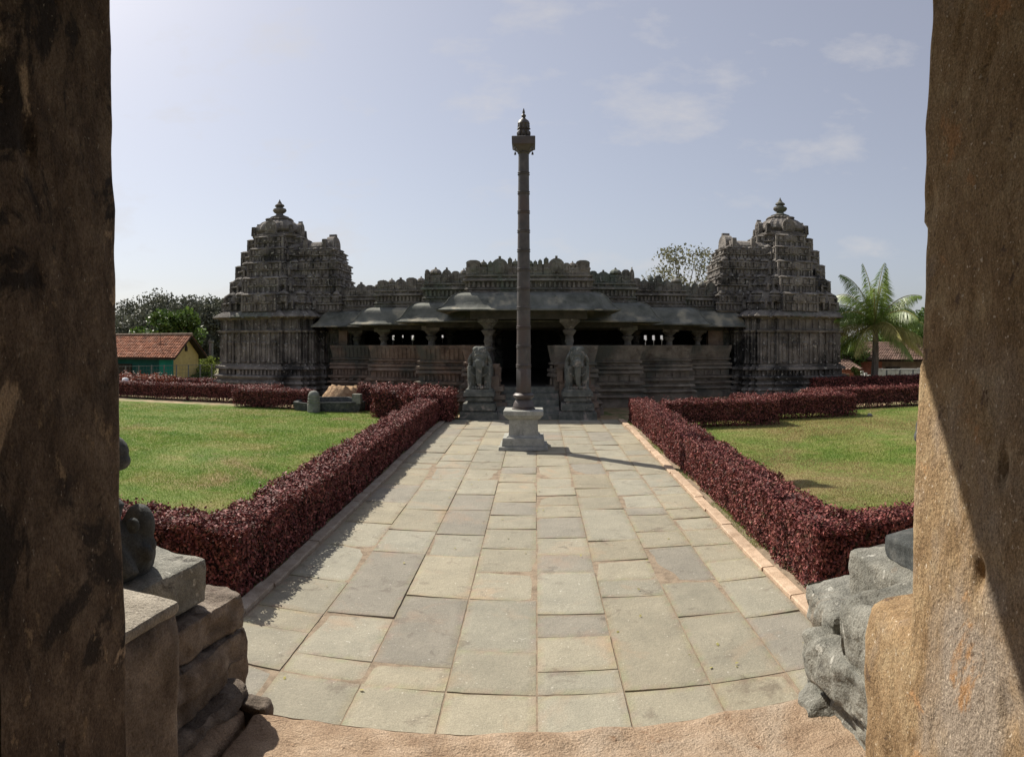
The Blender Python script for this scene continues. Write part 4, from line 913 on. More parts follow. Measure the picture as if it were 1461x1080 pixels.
# ------------------------------------------------------------------ lamp pillar in the path
def lamp_pillar():
    x, y = -.285, 15.47; g = gz(y)
    root = empty('stone_pillar', (x, y, g), 'tall slender ringed stone lamp pillar standing on a pale pedestal in the middle of the path', 'pillar')
    def rb(hw, za, zb_, t=.01):
        m = MB(); pl = rectp(x - hw, x + hw, y - hw, y + hw); m.loft(pl, [(za, -.006), (za + .008, 0), (zb_ - .012, -t), (zb_, -t - .012)]); return m
    pd = rb(.545, g + .015, .45); q = rb(.475, .452, .635, .02); pd.v, pd.f = pd.v + q.v, pd.f + [tuple(i + len(pd.v) for i in f) for f in q.f]
    pl = rectp(x - .33, x + .33, y - .33, y + .33)
    b2 = MB(); b2.add(pd.v, pd.f); b2.loft(pl, [(.636, .05), (.66, .03), (.69, 0), (1.03, -.012)])
    p = b2.obj('pedestal', M['pedestal_stone'], root)
    c = MB(); c.loft(pl, [(1.03, -.01), (1.07, .06), (1.12, .09), (1.13, .115), (1.22, .115), (1.235, .10)])
    c.obj('pedestal_cap', M['pedestal_stone'], p)
    s = MB(); X = Matrix.Translation((x, y, 0))
    s.lathe([(.265, 1.235), (.265, 1.26), (.235, 1.27), (.245, 1.30), (.225, 1.38), (.19, 1.44), (.165, 1.46), (.20, 1.49), (.235, 1.52), (.24, 1.56), (.20, 1.60), (.17, 1.61)], 24, m=X)
    s.lathe([(.17, 1.61), (.178, 1.63), (.178, 2.14), (.168, 2.16)], 8, m=X, a0=PI / 8)
    prof = [(.163, 2.15)]; z = 2.24; k = 0; rings = []
    while z < 7.0:
        r = .163 - .043 * (z - 2.15) / 4.9; prof.append((r, z)); rings.append((z, r)); z += .437
    prof += [(.12, 7.05)]
    s.lathe(prof, 16, m=X); s.obj('shaft', M['pole_stone'], root, 30)
    for z, r in rings:
        rg = MB(); rg.lathe([(r - .01, z - .055), (r + .012, z - .05), (r + .016, z - .035), (r + .001, z - .028), (r + .001, z - .008), (r + .016, z), (r + .012, z + .014), (r - .01, z + .02)], 24, m=X)
        rg.obj('ring', M['pole_stone'], root, 40)
    cp = MB(); cp.lathe([(.12, 7.03), (.14, 7.06), (.125, 7.09), (.15, 7.12)], 16, m=X)
    cp.loft(rectp(x - .13, x + .13, y - .13, y + .13), [(7.08, -.02), (7.12, .02), (7.17, .07), (7.20, .11), (7.21, .13), (7.37, .135), (7.385, .12)])
    cap = cp.obj('capital', M['pole_stone'], root)
    for sx in (-1, 1):
        for sy in (-1, 1):
            b = MB(); b.lathe([(.004, 7.23), (.004, 7.15), (.016, 7.14), (.024, 7.11), (.028, 7.085), (.01, 7.08)][::-1], 8, (x + sx * .2, y + sy * .2, 0)); b.obj('bell', M['pole_stone'], cap)
    f = MB(); f.lathe([(.15, 7.385), (.16, 7.41), (.11, 7.43), (.12, 7.5), (.145, 7.53), (.10, 7.56), (.11, 7.63), (.14, 7.68), (.12, 7.73), (.06, 7.77), (.035, 7.80), (.055, 7.83), (.05, 7.85), (.02, 7.875), (.032, 7.90), (.008, 7.98)], 12, m=X)
    for k in range(8):
        a = PI / 4 * k
        f.ell((x + .125 * cos(a), y + .125 * sin(a), 7.49), (.035, .035, .06), 6, 5); f.ell((x + .11 * cos(a), y + .11 * sin(a), 7.63), (.03, .03, .07), 6, 5); f.ell((x + .12 * cos(a), y + .12 * sin(a), 7.58), (.04, .04, .018), 6, 4)
    f.v = [(x + (a_ - x) * 1.0, y + (b_ - y) * 1.0, 7.385 + (c_ - 7.385) * 1.17) for a_, b_, c_ in f.v]
    f.obj('finial', M['pole_stone'], root, 40)
lamp_pillar()

# ------------------------------------------------------------------ stone trough, post and sand heap by the left lawn
def trough():
    xa, ya = -8.3, 22.45
    root = empty('stone_trough', (-7.1, 22.4, GZ), 'low irregular green-grey stone trough with broken rim beyond the left lawn', 'trough')
    rim = [(-8.25, 22.1), (-7.7, 21.95), (-7.0, 21.9), (-6.3, 21.95), (-5.85, 22.15), (-5.8, 22.9), (-6.6, 23.2), (-7.6, 23.2), (-8.2, 22.9)]
    m = MB(); n = len(rim)
    V = []; r = random.Random(4); tops = [GZ + .26 + .20 * r.random() for _ in rim]; tops[3] += .06; tops[4] += .08
    cxm, cym = -7.0, 22.55
    for k, (s, z) in enumerate(((.93, -.03), (.98, .12), (1.0, None), (.88, None), (.86, .15))):
        for i, (x, y) in enumerate(rim):
            V.append((cxm + (x - cxm) * s, cym + (y - cym) * s, tops[i] if z is None else GZ + z))
    Fq = []
    for j in range(4):
        for i in range(n): k = (i + 1) % n; Fq.append((j * n + i, j * n + k, (j + 1) * n + k, (j + 1) * n + i))
    Fq.append(tuple(range(4 * n, 5 * n))); m.add(V, Fq); m.v = [(a_ + .03 * nz3(a_, b_, c_, 3), b_ + .04 * nz3(b_, c_, a_, 3), c_) for a_, b_, c_ in m.v]; m.obj('basin', M['dark_statue'], root)
    b = MB(); b.box(-6.15, -5.85, 22.1, 22.4, GZ + .3, GZ + .62, t=.01); b.obj('rim_stone', M['carved_grey'], root)
    p = MB(); x, y = -7.38, 21.75
    p.lathe([(.22, -.05), (.22, .28), (.20, .30), (.215, .33), (.215, .38), (.195, .40), (.21, .43), (.21, .47), (.19, .49), (.20, .52), (.19, .60), (.155, .68), (.08, .73), (.01, .745)], 20, (x, y, GZ))
    o = p.obj('stone_post', M['carved_grey'], None, 40, loc=(x, y, GZ)); tag(o, 'short round-topped ringed stone post standing before the trough', 'stone post')
    # heap
    V = []; Fq = []; N = 26; ch = (-6.95, 24.05)
    for j in range(N + 1):
        for i in range(N + 1):
            u, v = i / N * 2 - 1, j / N * 2 - 1; rr_ = math.hypot(u, v)
            z = min(.74, max(0, 1 - rr_ ** 2.2) ** .8 * .95) + (.14 * nz3(u * 3, v * 3, 5, 1.3) + .08 * nz3(u, v, 2, 9)) * max(0, min(1, (1 - rr_) * 6))
            V.append((u * 1.0, v * .8, z - .02))
    for j in range(N):
        for i in range(N): a = j * (N + 1) + i; Fq.append((a, a + 1, a + N + 2, a + N + 1))
    h = obj('sand_heap', V, Fq, M['sand'], None, 60, (ch[0], ch[1], GZ)); tag(h, 'heap of orange sand behind the low stone trough', 'sand heap')
trough()

# ------------------------------------------------------------------ trees
def foliage_tree(name, x, y, hgt, rad, label, material, group=None, nclump=60, per=160, leaf=.22, trunk_r=.22, base=None, crown0=.3, squash=.8, seed=1, spread=.32, cat='tree'):
    r = np.random.RandomState(seed); z0 = gz(y, x) if base is None else base
    root = empty(name, (x, y, z0), label, cat, group)
    tb = MB(); top = z0 + hgt * .75; tb.tube([(x, y, z0 - .1), (x + .1, y, z0 + hgt * .25), (x - .05, y + .1, z0 + hgt * .5), (x, y, top)], [trunk_r, trunk_r * .8, trunk_r * .5, trunk_r * .2], 8)
    C = []; cz = z0 + hgt * (crown0 + (1 - crown0) / 2); hz = hgt * (1 - crown0) / 2
    while len(C) < nclump:
        p = r.uniform(-1, 1, 3); d = np.linalg.norm(p)
        if d < 1 and (d > .45 or r.rand() < .4): C.append((x + p[0] * rad * .85, y + p[1] * rad * .85, cz + p[2] * hz * .85))
    for c in C[::3]:
        b0 = Vector((x, y, z0 + hgt * r.uniform(.25, .6))); c_ = Vector(c); mid = (b0 + c_) / 2 + Vector((0, 0, -.1 * hgt * r.rand())); tb.tube([b0, mid, c_], [trunk_r * .35, trunk_r * .2, trunk_r * .06], 5)
    tb.obj('trunk', M['bark'], root)
    P = []
    for c in C:
        k = int(per * r.uniform(.5, 1.4)); cr = rad * spread * r.uniform(.6, 1.3)
        q = r.normal(size=(k, 3)); q /= np.linalg.norm(q, axis=1)[:, None] + 1e-9; q *= (r.rand(k)[:, None] ** .45) * cr; q[:, 2] *= squash * .75; P.append(q + np.array(c))
    V = leaves(np.concatenate(P), leaf, .6, up=.1); quads_obj('crown', V, M[material], root)
    return root
TG = 'trees beyond the compound on the left'
for i, (px, rho, ht, rd, mt, lb, sd_) in enumerate((
    (183, 62, 7.0, 4.6, 'leaf_grey', 'haze-toned grey-green tree at the far left, rising beside the dark jamb', 3),
    (218, 66, 8.4, 4.8, 'leaf_grey', 'greyish tree behind the tiled house, tallest of the left row', 4),
    (262, 64, 8.0, 4.4, 'leaf_grey', 'grey-green spreading tree behind the bright green tree', 5),
    (297, 60, 7.6, 3.4, 'leaf_grey', 'thin grey tree close beside the left temple tower', 6),
    (242, 50, 6.3, 2.7, 'leaf_green', 'bright green bushy tree directly behind the tiled roof', 7),
    (205, 48, 3.6, 1.9, 'leaf_yellow', 'yellow-green shrub peeping over the left of the tiled roof', 8))):
    x, y = place(px, rho); foliage_tree('tree', x, y, ht, rd, lb, mt, TG, 70 if rho > 55 else 60, 230, .26, .22, base=-.6, crown0=.12, seed=sd_)
x, y = place(304, 45); foliage_tree('bush', x, y, 2.6, 2.1, 'yellow-green bush between the yellow gable and the left tower', 'leaf_yellow', None, 50, 200, .14, .05, base=-.6, crown0=.0, seed=12, cat='bush')
x, y = place(290, 43); foliage_tree('bush', x, y, 1.6, 1.0, 'low dull green bush at the foot of the yellow gable', 'leaf_green', None, 24, 200, .12, .04, base=-.6, crown0=.0, seed=13, cat='bush')
x, y = place(976, 44); foliage_tree('tree', x, y, 10.2, 2.9, 'sparse pale tree showing above the hall roof beside the right tower', 'leaf_sparse', None, 90, 42, .16, .18, base=-.6, crown0=.42, seed=21, spread=.26)
x, y = place(1300, 47); foliage_tree('tree', x, y, 5.4, 3.0, 'dark leafy tree behind the right house, beside the jamb', 'leaf_green', None, 70, 260, .2, .2, base=-.6, crown0=.2, seed=22)
x, y = place(1335, 44); foliage_tree('tree', x, y, 6.0, 2.6, 'dense tree mostly hidden by the right jamb', 'leaf_green', None, 60, 220, .2, .2, base=-.6, crown0=.2, seed=23)
x, y = place(1206, 41); foliage_tree('tree', x, y, 4.2, 1.5, 'small green tree between the right tower and the palm', 'leaf_green', None, 40, 200, .14, .1, base=-.6, crown0=.15, seed=24)
x, y = place(1219, 33); foliage_tree('bush', x, y, 1.9, .55, 'small yellow-green shrub in front of the brick house wall', 'leaf_yellow', None, 20, 90, .09, .03, base=-.1, crown0=.1, seed=25, cat='bush')
# far tree belt round the fields
def belt():
    P = []
    for k in range(420):
        a = RS.uniform(-1.15, 1.15); d = RS.uniform(120, 160); hx, hy = d * sin(a), d * cos(a); n = 60; q = RS.normal(size=(n, 3)); q /= np.linalg.norm(q, axis=1)[:, None]
        q *= RS.rand(n)[:, None] ** .4 * np.array([4.5, 4.5, 2.4]); P.append(q + np.array([hx, hy, 1.2 + RS.uniform(-.6, .6)]))
    o = quads_obj('tree_belt', leaves(np.concatenate(P), 1.1, .7), M['leaf_grey']); tag(o, 'low distant belt of grey-green trees on the horizon', 'woods', None, 'stuff')
belt()

def palm():
    x, y = place(1246, 33.0); z0 = gz(y, x); zc = zat(462, 33.0); root = empty('palm_tree', (x, y, z0), 'young coconut palm with drooping fronds beside the right temple tower', 'palm')
    t = MB(); pts = []; rad = []
    for k in range(15):
        u = k / 14; pts.append((x + .12 * sin(u * 2.2) - .0, y, z0 - .05 + (zc - z0) * u)); rad.append((.20 - .07 * u) * (1.05 if k % 2 else .96))
    t.tube(pts, rad, 10); t.obj('trunk', M['bark'], root)
    r = random.Random(9); cx, cy, cz = pts[-1]
    fr = []
    for k in range(24):
        az = 2 * PI * k / 22 * 2.39996 * 3.5; el = 84 - 4.5 * k + r.uniform(-6, 6); fr.append((az + r.uniform(-.2, .2), el, 3.1 + r.uniform(-.3, .35)))
    for k, (az, el, ln) in enumerate(fr):
        el = R(el); P0 = Vector((cx, cy, cz)); d = Vector((cos(az) * cos(el), sin(az) * cos(el), sin(el))); n = 15; C = [P0.copy()]; dirs = [d.copy()]
        for i in range(n):
            d = (d + Vector((0, 0, -1)) * (.035 + .13 * (i / n) * (1 if el > 0.3 else .6)) ).normalized(); P0 = P0 + d * ln / n; C.append(P0.copy()); dirs.append(d.copy())
        st_ = MB(); st_.tube(C, [.035 * (1 - i / (n + 2)) + .006 for i in range(n + 1)], 5)
        V = []; 
        for i in range(1, n * 11):
            u = i / (n * 11); f_ = u * n; a = int(f_); w = f_ - a; p = C[a].lerp(C[min(a + 1, n)], w); dd = dirs[a]; side = dd.cross(Vector((0, 0, 1)))
            side = side.normalized() if side.length > .05 else Vector((cos(az + 1.57), sin(az + 1.57), 0)); L_ = (.72 * sin(PI * min(1, u * .88 + .12)) + .12) * r.uniform(.7, 1.2)
            for sgn in (-1, 1):
                v = (side * sgn * .75 + dd * .55 + Vector((0, 0, -.30 - .75 * u + r.uniform(-.3, .3)))).normalized(); tip = p + v * L_ + Vector((0, 0, -.30 * L_)); mid = p + v * L_ * .5
                ww = dd * .013
                V += [tuple(p - ww * .6), tuple(mid - ww), tuple(tip), tuple(mid + ww)]
        fo = quads_obj('frond', np.array(V), M['palm_dry'] if k in (15, 17, 18, 20, 21) else M['palm_leaf'], root)
        st_.obj('midrib', M['palm_dry'], fo) if False else None
        mb_ = st_; l = world_loc(root); mb_.v = [(a_ - l[0], b_ - l[1], c_ - l[2]) for a_, b_, c_ in mb_.v]; obj('midrib', mb_.v, mb_.f, M['palm_dry'], fo)
    nt_ = MB()
    for k in range(7):
        a = 2 * PI * k / 7; nt_.ell((cx + .2 * cos(a), cy + .2 * sin(a), cz - .12 - .06 * (k % 2)), (.09, .09, .11), 8, 6)
    nt_.obj('coconuts', M['palm_leaf'], root)
palm()

# ------------------------------------------------------------------ houses
def tiled(mb, A, B, C, D, nr, nc):
    """rows of round tiles on the slope quad A,B (eave) to D,C (ridge)"""
    A, B, C, D = map(Vector, (A, B, C, D)); nrm = (B - A).cross(D - A).normalized()
    for j in range(nr):
        for i in range(nc):
            u0, u1 = i / nc, (i + .92) / nc; v0, v1 = j / nr, (j + 1.12) / nr; P = lambda u, v: (A * (1 - u) + B * u) * (1 - v) + (D * (1 - u) + C * u) * v
            l0 = .05 + random.uniform(0, .015); um = (u0 + u1) / 2; pts = []
            for v, l in ((v0, l0), (min(1, v1), .012)):
                pts += [P(u0, v) + nrm * l * .2, P(u0 * .6 + um * .4, v) + nrm * l, P(um * .4 + u1 * .6, v) + nrm * l, P(u1, v) + nrm * l * .2]
            mb.add([tuple(p) for p in pts], [(0, 1, 5, 4), (1, 2, 6, 5), (2, 3, 7, 6), (0, 3, 2, 1)])
def left_house():
    # corner towards us at px 265; ridge runs to the left, the yellow gable faces right
    rho = 42.0; zg = -.6; c0 = Vector((*place(246, 41.0), 0)); c1 = Vector((*place(283, 44.0), 0))
    g = (c1 - c0); gl = g.length; g.normalize(); w = Vector((-1, -.02, 0)).normalized()
    l0 = 8.6; root = empty('tiled_house', (c0.x, c0.y, zg), 'small house with red tiled roof, green front and yellow gable wall', 'house')
    ze = 2.05; zr = zat(478, 42.5); P = lambda a, b, z: c0 + w * a + g * b + Vector((0, 0, z))
    fw = MB(); v = [P(0, 0, zg), P(l0, 0, zg), P(l0, 0, ze), P(0, 0, ze), P(0, .12, zg), P(l0, .12, zg), P(l0, .12, ze), P(0, .12, ze)]
    fw.add(v, [(0, 3, 2, 1), (4, 5, 6, 7), (0, 4, 7, 3), (1, 2, 6, 5), (3, 7, 6, 2)]); wl = fw.obj('wall', M['teal_dark'], root)
    pp = MB(); v = [P(-.02, -.05, zg), P(.9, -.05, zg), P(.9, -.05, ze - .02), P(-.02, -.05, ze - .02), P(-.02, .1, zg), P(.9, .1, zg), P(.9, .1, ze - .02), P(-.02, .1, ze - .02)]
    pp.add(v, [(0, 3, 2, 1), (4, 5, 6, 7), (0, 4, 7, 3), (1, 2, 6, 5)]); pp.obj('wall', M['green_paint'], root)
    gb = MB(); a = [P(0, .12, zg), P(0, gl, zg), P(0, gl, ze), P(0, gl / 2, zr - .12), P(0, .12, ze)]; b = [q + w * .2 for q in a]
    gb.add([tuple(q) for q in a + b], [(0, 1, 2, 3, 4), (9, 8, 7, 6, 5)] + [(i, i + 5, (i + 1) % 5 + 5, (i + 1) % 5) for i in range(5)]); gb.obj('gable_wall', M['yellow_paint'], root)
    vt = MB(); vc = P(-.02, gl / 2, ze + .25)
    mm = Matrix(((-g.x, -w.x, 0, vc.x), (-g.y, -w.y, 0, vc.y), (0, 0, 1, vc.z), (0, 0, 0, 1)))
    vt.prism([(-.14, 0), (.14, 0), (.14, .22), (0, .42), (-.14, .22)], -.03, .03, mm); vt.obj('vent', M['dark_wood'], root)
    bw_ = MB(); bw_.add([tuple(P(.1, gl, zg)), tuple(P(l0, gl, zg)), tuple(P(l0, gl, ze)), tuple(P(.1, gl, ze)), tuple(P(.1, gl - .1, zg)), tuple(P(l0, gl - .1, zg)), tuple(P(l0, gl - .1, ze)), tuple(P(.1, gl - .1, ze))], [(0, 1, 2, 3), (7, 6, 5, 4), (0, 4, 5, 1), (3, 2, 6, 7)]); bw_.obj('wall', M['teal_dark'], root)
    rfm = MB(); ov = .45
    tiled(rfm, P(l0, -ov, ze - .12), P(-ov, -ov, ze - .12), P(-ov, gl / 2, zr), P(l0, gl / 2, zr), 15, 52)
    tiled(rfm, P(-ov, gl + ov, ze - .12), P(l0, gl + ov, ze - .12), P(l0, gl / 2, zr), P(-ov, gl / 2, zr), 15, 52)
    rf_ = rfm.obj('roof', M['roof_tile'], root)
    under = MB()
    for s in (0, 1):
        e = -ov if s == 0 else gl + ov
        q = [P(l0, e, ze - .16), P(-ov + .03, e, ze - .16), P(-ov + .03, gl / 2, zr - .05), P(l0, gl / 2, zr - .05)]; under.add([tuple(k) for k in q] + [tuple(k - Vector((0, 0, .09))) for k in q], [(0, 1, 2, 3), (7, 6, 5, 4), (0, 4, 5, 1), (1, 5, 6, 2)])
    under.obj('rafters', M['dark_wood'], rf_)
    rd_ = MB()
    for k in range(26): p0 = P(-ov + (l0 + ov) * k / 26, gl / 2, zr + .02); p1 = P(-ov + (l0 + ov) * (k + 1.05) / 26, gl / 2, zr + .03); rd_.tube([tuple(p0), tuple(p1)], [.11, .09], 8)
    rd_.obj('ridge_tile', M['mud_wall'], rf_)
    d = MB(); q = P(3.4, -.03, zg); d.box(q.x - .5, q.x + .5, q.y - .04, q.y + .04, zg, zg + 2.1); d.obj('door', M['dark_wood'], root)
    s = MB(); q = P(6.0, -.04, zg + 1.9); s.box(q.x - .25, q.x + .25, q.y - .03, q.y + .03, q.z, q.z + .45); s.obj('sign_board', M['white_wash'], root)
    an = MB(); q = P(1.1, gl * .12, zr - .55); an.tube([tuple(q + Vector((0, 0, -.35))), tuple(q + Vector((0, 0, .75)))], .018, 5)
    an.tube([tuple(q + Vector((-.35, 0, 0))), tuple(q + Vector((.55, 0, -.05)))], .014, 4); an.obj('aerial', M['dark_wood'], root)
left_house()
def right_house():
    root_x, root_y = place(1245, 42); zg = -.6
    root = empty('tiled_house', (root_x, root_y, zg), 'old brick house with a brown tiled roof behind the coconut palm', 'house')
    P = lambda px, rho, z: Vector((*place(px, rho), z))
    zr = zat(488, 44); ze = zat(512, 40.5)
    A, B = P(1208, 40.5, 0), P(1345, 40.5, 0); u = (B - A).normalized(); ln = (B - A).length; v = Vector((-u.y, u.x, 0)); 
    Q = lambda a, b, z: A + u * a + v * b + Vector((0, 0, z))
    w = MB(); w.add([tuple(Q(a, b, z)) for z in (zg, ze) for a, b in ((.3, .6), (ln, .6), (ln, 5.2), (.3, 5.2))], [(0, 1, 5, 4), (1, 2, 6, 5), (2, 3, 7, 6), (3, 0, 4, 7)]); w.obj('wall', M['mud_wall'], root)
    bk = MB(); bk.add([tuple(Q(a, b, z)) for z in (zg, ze - .1) for a, b in ((.25, .42), (2.1, .42), (2.1, .59), (.25, .59))], [(0, 1, 5, 4), (1, 2, 6, 5), (2, 3, 7, 6), (3, 0, 4, 7), (4, 5, 6, 7)]); bk.obj('brick_panel', M['brick'], root)
    r_ = MB(); tiled(r_, Q(-.2, -.1, ze - .05), Q(ln, -.1, ze - .05), Q(ln, 2.9, zr), Q(.9, 2.9, zr), 12, 40); tiled(r_, Q(ln, 5.9, ze - .05), Q(-.2, 5.9, ze - .05), Q(.9, 2.9, zr), Q(ln, 2.9, zr), 10, 30)
    r_.add([tuple(Q(-.2, -.1, ze - .06)), tuple(Q(.9, 2.9, zr - .02)), tuple(Q(-.2, 5.9, ze - .06))], [(0, 1, 2)]); r_.obj('roof', M['old_tile'], root)
    s_ = MB(); s_.add([tuple(Q(a, b, z)) for z, k in ((ze - .16, 0), (ze - .08, 0)) for a, b in ((-.1, 0), (ln, 0), (ln, .5), (-.1, .5))], [(0, 1, 5, 4), (0, 3, 2, 1), (4, 5, 6, 7), (3, 0, 4, 7)]); s_.obj('rafters', M['dark_wood'], root)
    d = MB(); d.add([tuple(Q(a, b, z)) for z in (zg, ze - .5) for a, b in ((2.3, .5), (3.2, .5), (3.2, .61), (2.3, .61))], [(0, 1, 5, 4), (1, 2, 6, 5), (3, 0, 4, 7), (4, 5, 6, 7)]); d.obj('door', M['dark_wood'], root)
    # lower lean-to on the left
    l = MB(); lx, ly = place(1204, 38.5); 
    r2 = empty('brick_shed', (lx, ly, zg), 'low brick lean-to shed between the right tower and the tiled house', 'shed')
    l.box(lx - .9, lx + .9, ly, ly + 1.6, zg, zat(528, 38.5)); l.obj('wall', M['brick'], r2)
    r3 = MB(); zz = zat(526, 38.3); tiled(r3, (lx - 1.1, ly - .3, zz - .05), (lx + 1.1, ly - .3, zz - .05), (lx + 1.1, ly + 1.7, zz + .5), (lx - 1.1, ly + 1.7, zz + .5), 8, 10); r3.obj('roof', M['old_tile'], r2)
right_house()
def slab_wall(name, px0, px1, rho, py0, py1, material, label, cat='wall', th=.15):
    a = Vector((*place(px0, rho), 0)); b = Vector((*place(px1, rho), 0)); u = (b - a).normalized(); v = Vector((-u.y, u.x, 0)) * th; m = MB(); z1 = zat(py0, rho); z0 = gz(a.y, a.x) - .1
    n = 8; 
    for k in range(n):
        p = a.lerp(b, k / n); q = a.lerp(b, (k + 1) / n); zz = z1 + random.uniform(-.03, .03)
        m.add([(p.x, p.y, z0), (q.x, q.y, z0), (q.x + v.x, q.y + v.y, z0), (p.x + v.x, p.y + v.y, z0), (p.x, p.y, zz), (q.x, q.y, zz), (q.x + v.x, q.y + v.y, zz), (p.x + v.x, p.y + v.y, zz)], [(0, 1, 5, 4), (1, 2, 6, 5), (2, 3, 7, 6), (3, 0, 4, 7), (4, 5, 6, 7)])
    o = m.obj(name, material, None, None, loc=(a.x, a.y, z0)); tag(o, label, cat); return o
slab_wall('boundary_wall', 1248, 1345, 37.5, 526, 545, M['white_wash'], 'weathered whitewashed boundary wall behind the palm trunk')
slab_wall('boundary_wall', 1190, 1212, 36.5, 533, 548, M['mud_wall'], 'short mud coloured wall stub beside the right temple tower')
sb = MB(); sx_, sy_ = place(1234, 36.5)
for k in range(3): sb.box(sx_ - .25 + k * .22, sx_ - .1 + k * .22, sy_ - .05, sy_ + .05, -.6, zat(529 + 3 * k, 36.5))
tag(sb.obj('door_panel', M['white_wash'], None, None, loc=(sx_, sy_, -.6)), 'pale blue-white plank screen leaning left of the palm trunk', 'screen')
# wire fence left of the temple and right behind the hedge
def fence(px0, px1, rho0, rho1, h, n, label, base):
    a = Vector((*place(px0, rho0), base)); b = Vector((*place(px1, rho1), base)); root = empty('wire_fence', tuple(a), label, 'fence')
    for k in range(n + 1):
        p = a.lerp(b, k / n); m = MB(); m.box(p.x - .035, p.x + .035, p.y - .035, p.y + .035, base, base + h, t=.006); m.obj('post', M['metal_post'], root)
    w = MB(); u = (b - a).normalized(); L_ = (b - a).length; st_ = .22
    for k in range(int(h / st_)): z = base + .12 + k * st_; w.tube([(a.x, a.y, z), (b.x, b.y, z)], .006, 3)
    k = 0.0
    while k < L_: p = a + u * k; w.tube([(p.x, p.y, base + .1), (p.x, p.y, base + h - .04)], .004, 3); k += .22
    w.tube([(a.x, a.y, base + h - .03), (b.x, b.y, base + h - .03)], .012, 4)
    w.obj('mesh', M['metal_post'], root)
fence(160, 318, 37.5, 41.5, 2.15, 9, 'grey wire mesh fence with thin posts in front of the green house', -.62)
fence(1265, 1340, 34.0, 34.0, 1.5, 4, 'low wire fence right of the palm, ending behind the jamb', -.05)
tp = MB(); tx_, ty_ = place(301, 46); tp.lathe([(.17, 0), (.15, 3.4), (.2, 3.5), (.2, 3.6)], 10, (tx_, ty_, -.6))
tag(tp.obj('pole', M['metal_post'], None, None, loc=(tx_, ty_, -.6)), 'grey concrete post standing among the bushes left of the temple', 'post')
bg_ = MB(); bx_, by_ = place(179, 31.5); bg_.ell((bx_, by_, GZ + .40), (.24, .18, .40), 14, 10)
bg_.v = [(x + .05 * nz3(x, y, z, 6), y, z + .05 * nz3(z, x, y, 5)) for x, y, z in bg_.v]
tag(bg_.obj('sack', M['white_bag'], None, 60, loc=(bx_, by_, GZ)), 'full white sack lying behind the left lawn hedge', 'sack')
sw = MB(); 
for k in range(5): x, y = place(360 + 30 * k, 26); 
# low stones strewn near the hedges
for (px, py, s, lb) in ((1241, 578, .08, 'small pale stone lying at the foot of the third hedge'), (1145, 551, .32, 'loose square stone block resting on the right tower plinth'),):
    if py > 560: x, y = place(px, 24.6 * .88); 
    else: x, y = place(px, 29.2)
    rock('loose_stone', [(x - s, y - s), (x + s, y - s), (x + s, y + s), (x - s, y + s)], gz(y) - .02, gz(y) + s * 1.3, M['grey_block'], None, 6, .02, .05, int(px)).update_tag()
    bpy.context.scene.collection.objects[-1]
    o = COL.objects[-1]; tag(o, lb, 'stone')

# ------------------------------------------------------------------ gateway we look out of
ZL = 1.1                               # floor of the gateway
def jamb_face(side, material):
    """slab with a relief face: inner face at x = xi(z), from y0 (near) to y1(z) (outer edge)"""
    V = []; Fq = []; ny, nzz = 60, 280; z0, z1 = ZL - 1.1, 5.4; r = 5 if side < 0 else 9
    def edge(z):
        n1 = noise.fractal(Vector((z * 2.3, r, 0)), 1, 2, 4); n2 = noise.noise(Vector((z * 9, r + 4, 0)))
        chip = 0.0
        if side > 0: chip = -.03 / (1 + math.exp(-(z - 3.02) * 60)) * 0 + (.018 if z > 3.02 else 0) + (.012 if z < 2.66 else 0)
        return 1.50 + .012 * n1 + .007 * n2 + chip
    def xi(z): 
        t = (z - 1.9) / 1.7
        return 1.047 + .0265 * (z - 1.95) if side < 0 else .930 + .0445 * (z - 1.95)
    rows = []
    for k in range(nzz + 1):
        z = z0 + (z1 - z0) * k / nzz; ye = edge(z); row = []
        prof = []
        for j in range(ny + 1): y = 1.04 + (ye - 1.04) * j / ny; prof.append((xi(z), y, 0))
        # rounded outer arris then the front face
        x0 = xi(z)
        for a in (30, 60, 90): prof.append((x0 + .02 * (1 - cos(R(a))), ye + .02 * sin(R(a)) - .0, 1))
        for q in (.08, .2, .4, .7, 1.1, 1.6, 2.2, 3.0): prof.append((x0 + q, ye + .02, 2))
        for (x, y, kd) in prof:
            q = Vector((x * 2, y * 3, z * 2)); d = .0042 * noise.fractal(q * 2.2 + Vector((r, 0, 0)), .9, 2, 5)
            pit = max(0, noise.noise(Vector((y * 9 + r, z * 6, x * 3))) - .42) * .05
            if side > 0: pit += .035 * math.exp(-((y - 1.236) / .016) ** 2 - ((z - 2.175) / .03) ** 2) + .02 * math.exp(-((y - 1.16) / .012) ** 2 - ((z - 2.43) / .035) ** 2) 
            dx = d - pit if kd < 2 else 0; dy = 0 if kd < 2 else d
            row.append((side * (x - dx), y + dy, z))
        rows.append(row); 
    m = len(rows[0])
    for row in rows: V += row
    for k in range(nzz):
        for j in range(m - 1):
            a = k * m + j; q = (a, a + 1, a + m + 1, a + m); Fq.append(q if side < 0 else q[::-1])
    # near side: reveal stepping back into the dark room
    b = len(V); 
    for k in (0, nzz): z = z0 + (z1 - z0) * k / nzz; V += [(side * (xi(z) + .0), 1.04, z), (side * 3.2, 1.04, z)]
    Fq.append((b, b + 1, b + 3, b + 2) if side > 0 else (b, b + 2, b + 3, b + 1))
    return V, Fq
GATE = empty('gateway', (0, 1.3, ZL), 'plastered stone gateway whose weathered jambs frame both sides of the view', 'gateway')
def gobj(name, V, Fq, material, lab=None):
    l = world_loc(GATE); o = obj(name, [(x - l[0], y - l[1], z - l[2]) for x, y, z in V], Fq, material, GATE, 50)
    if lab: o['label'] = lab
    return o
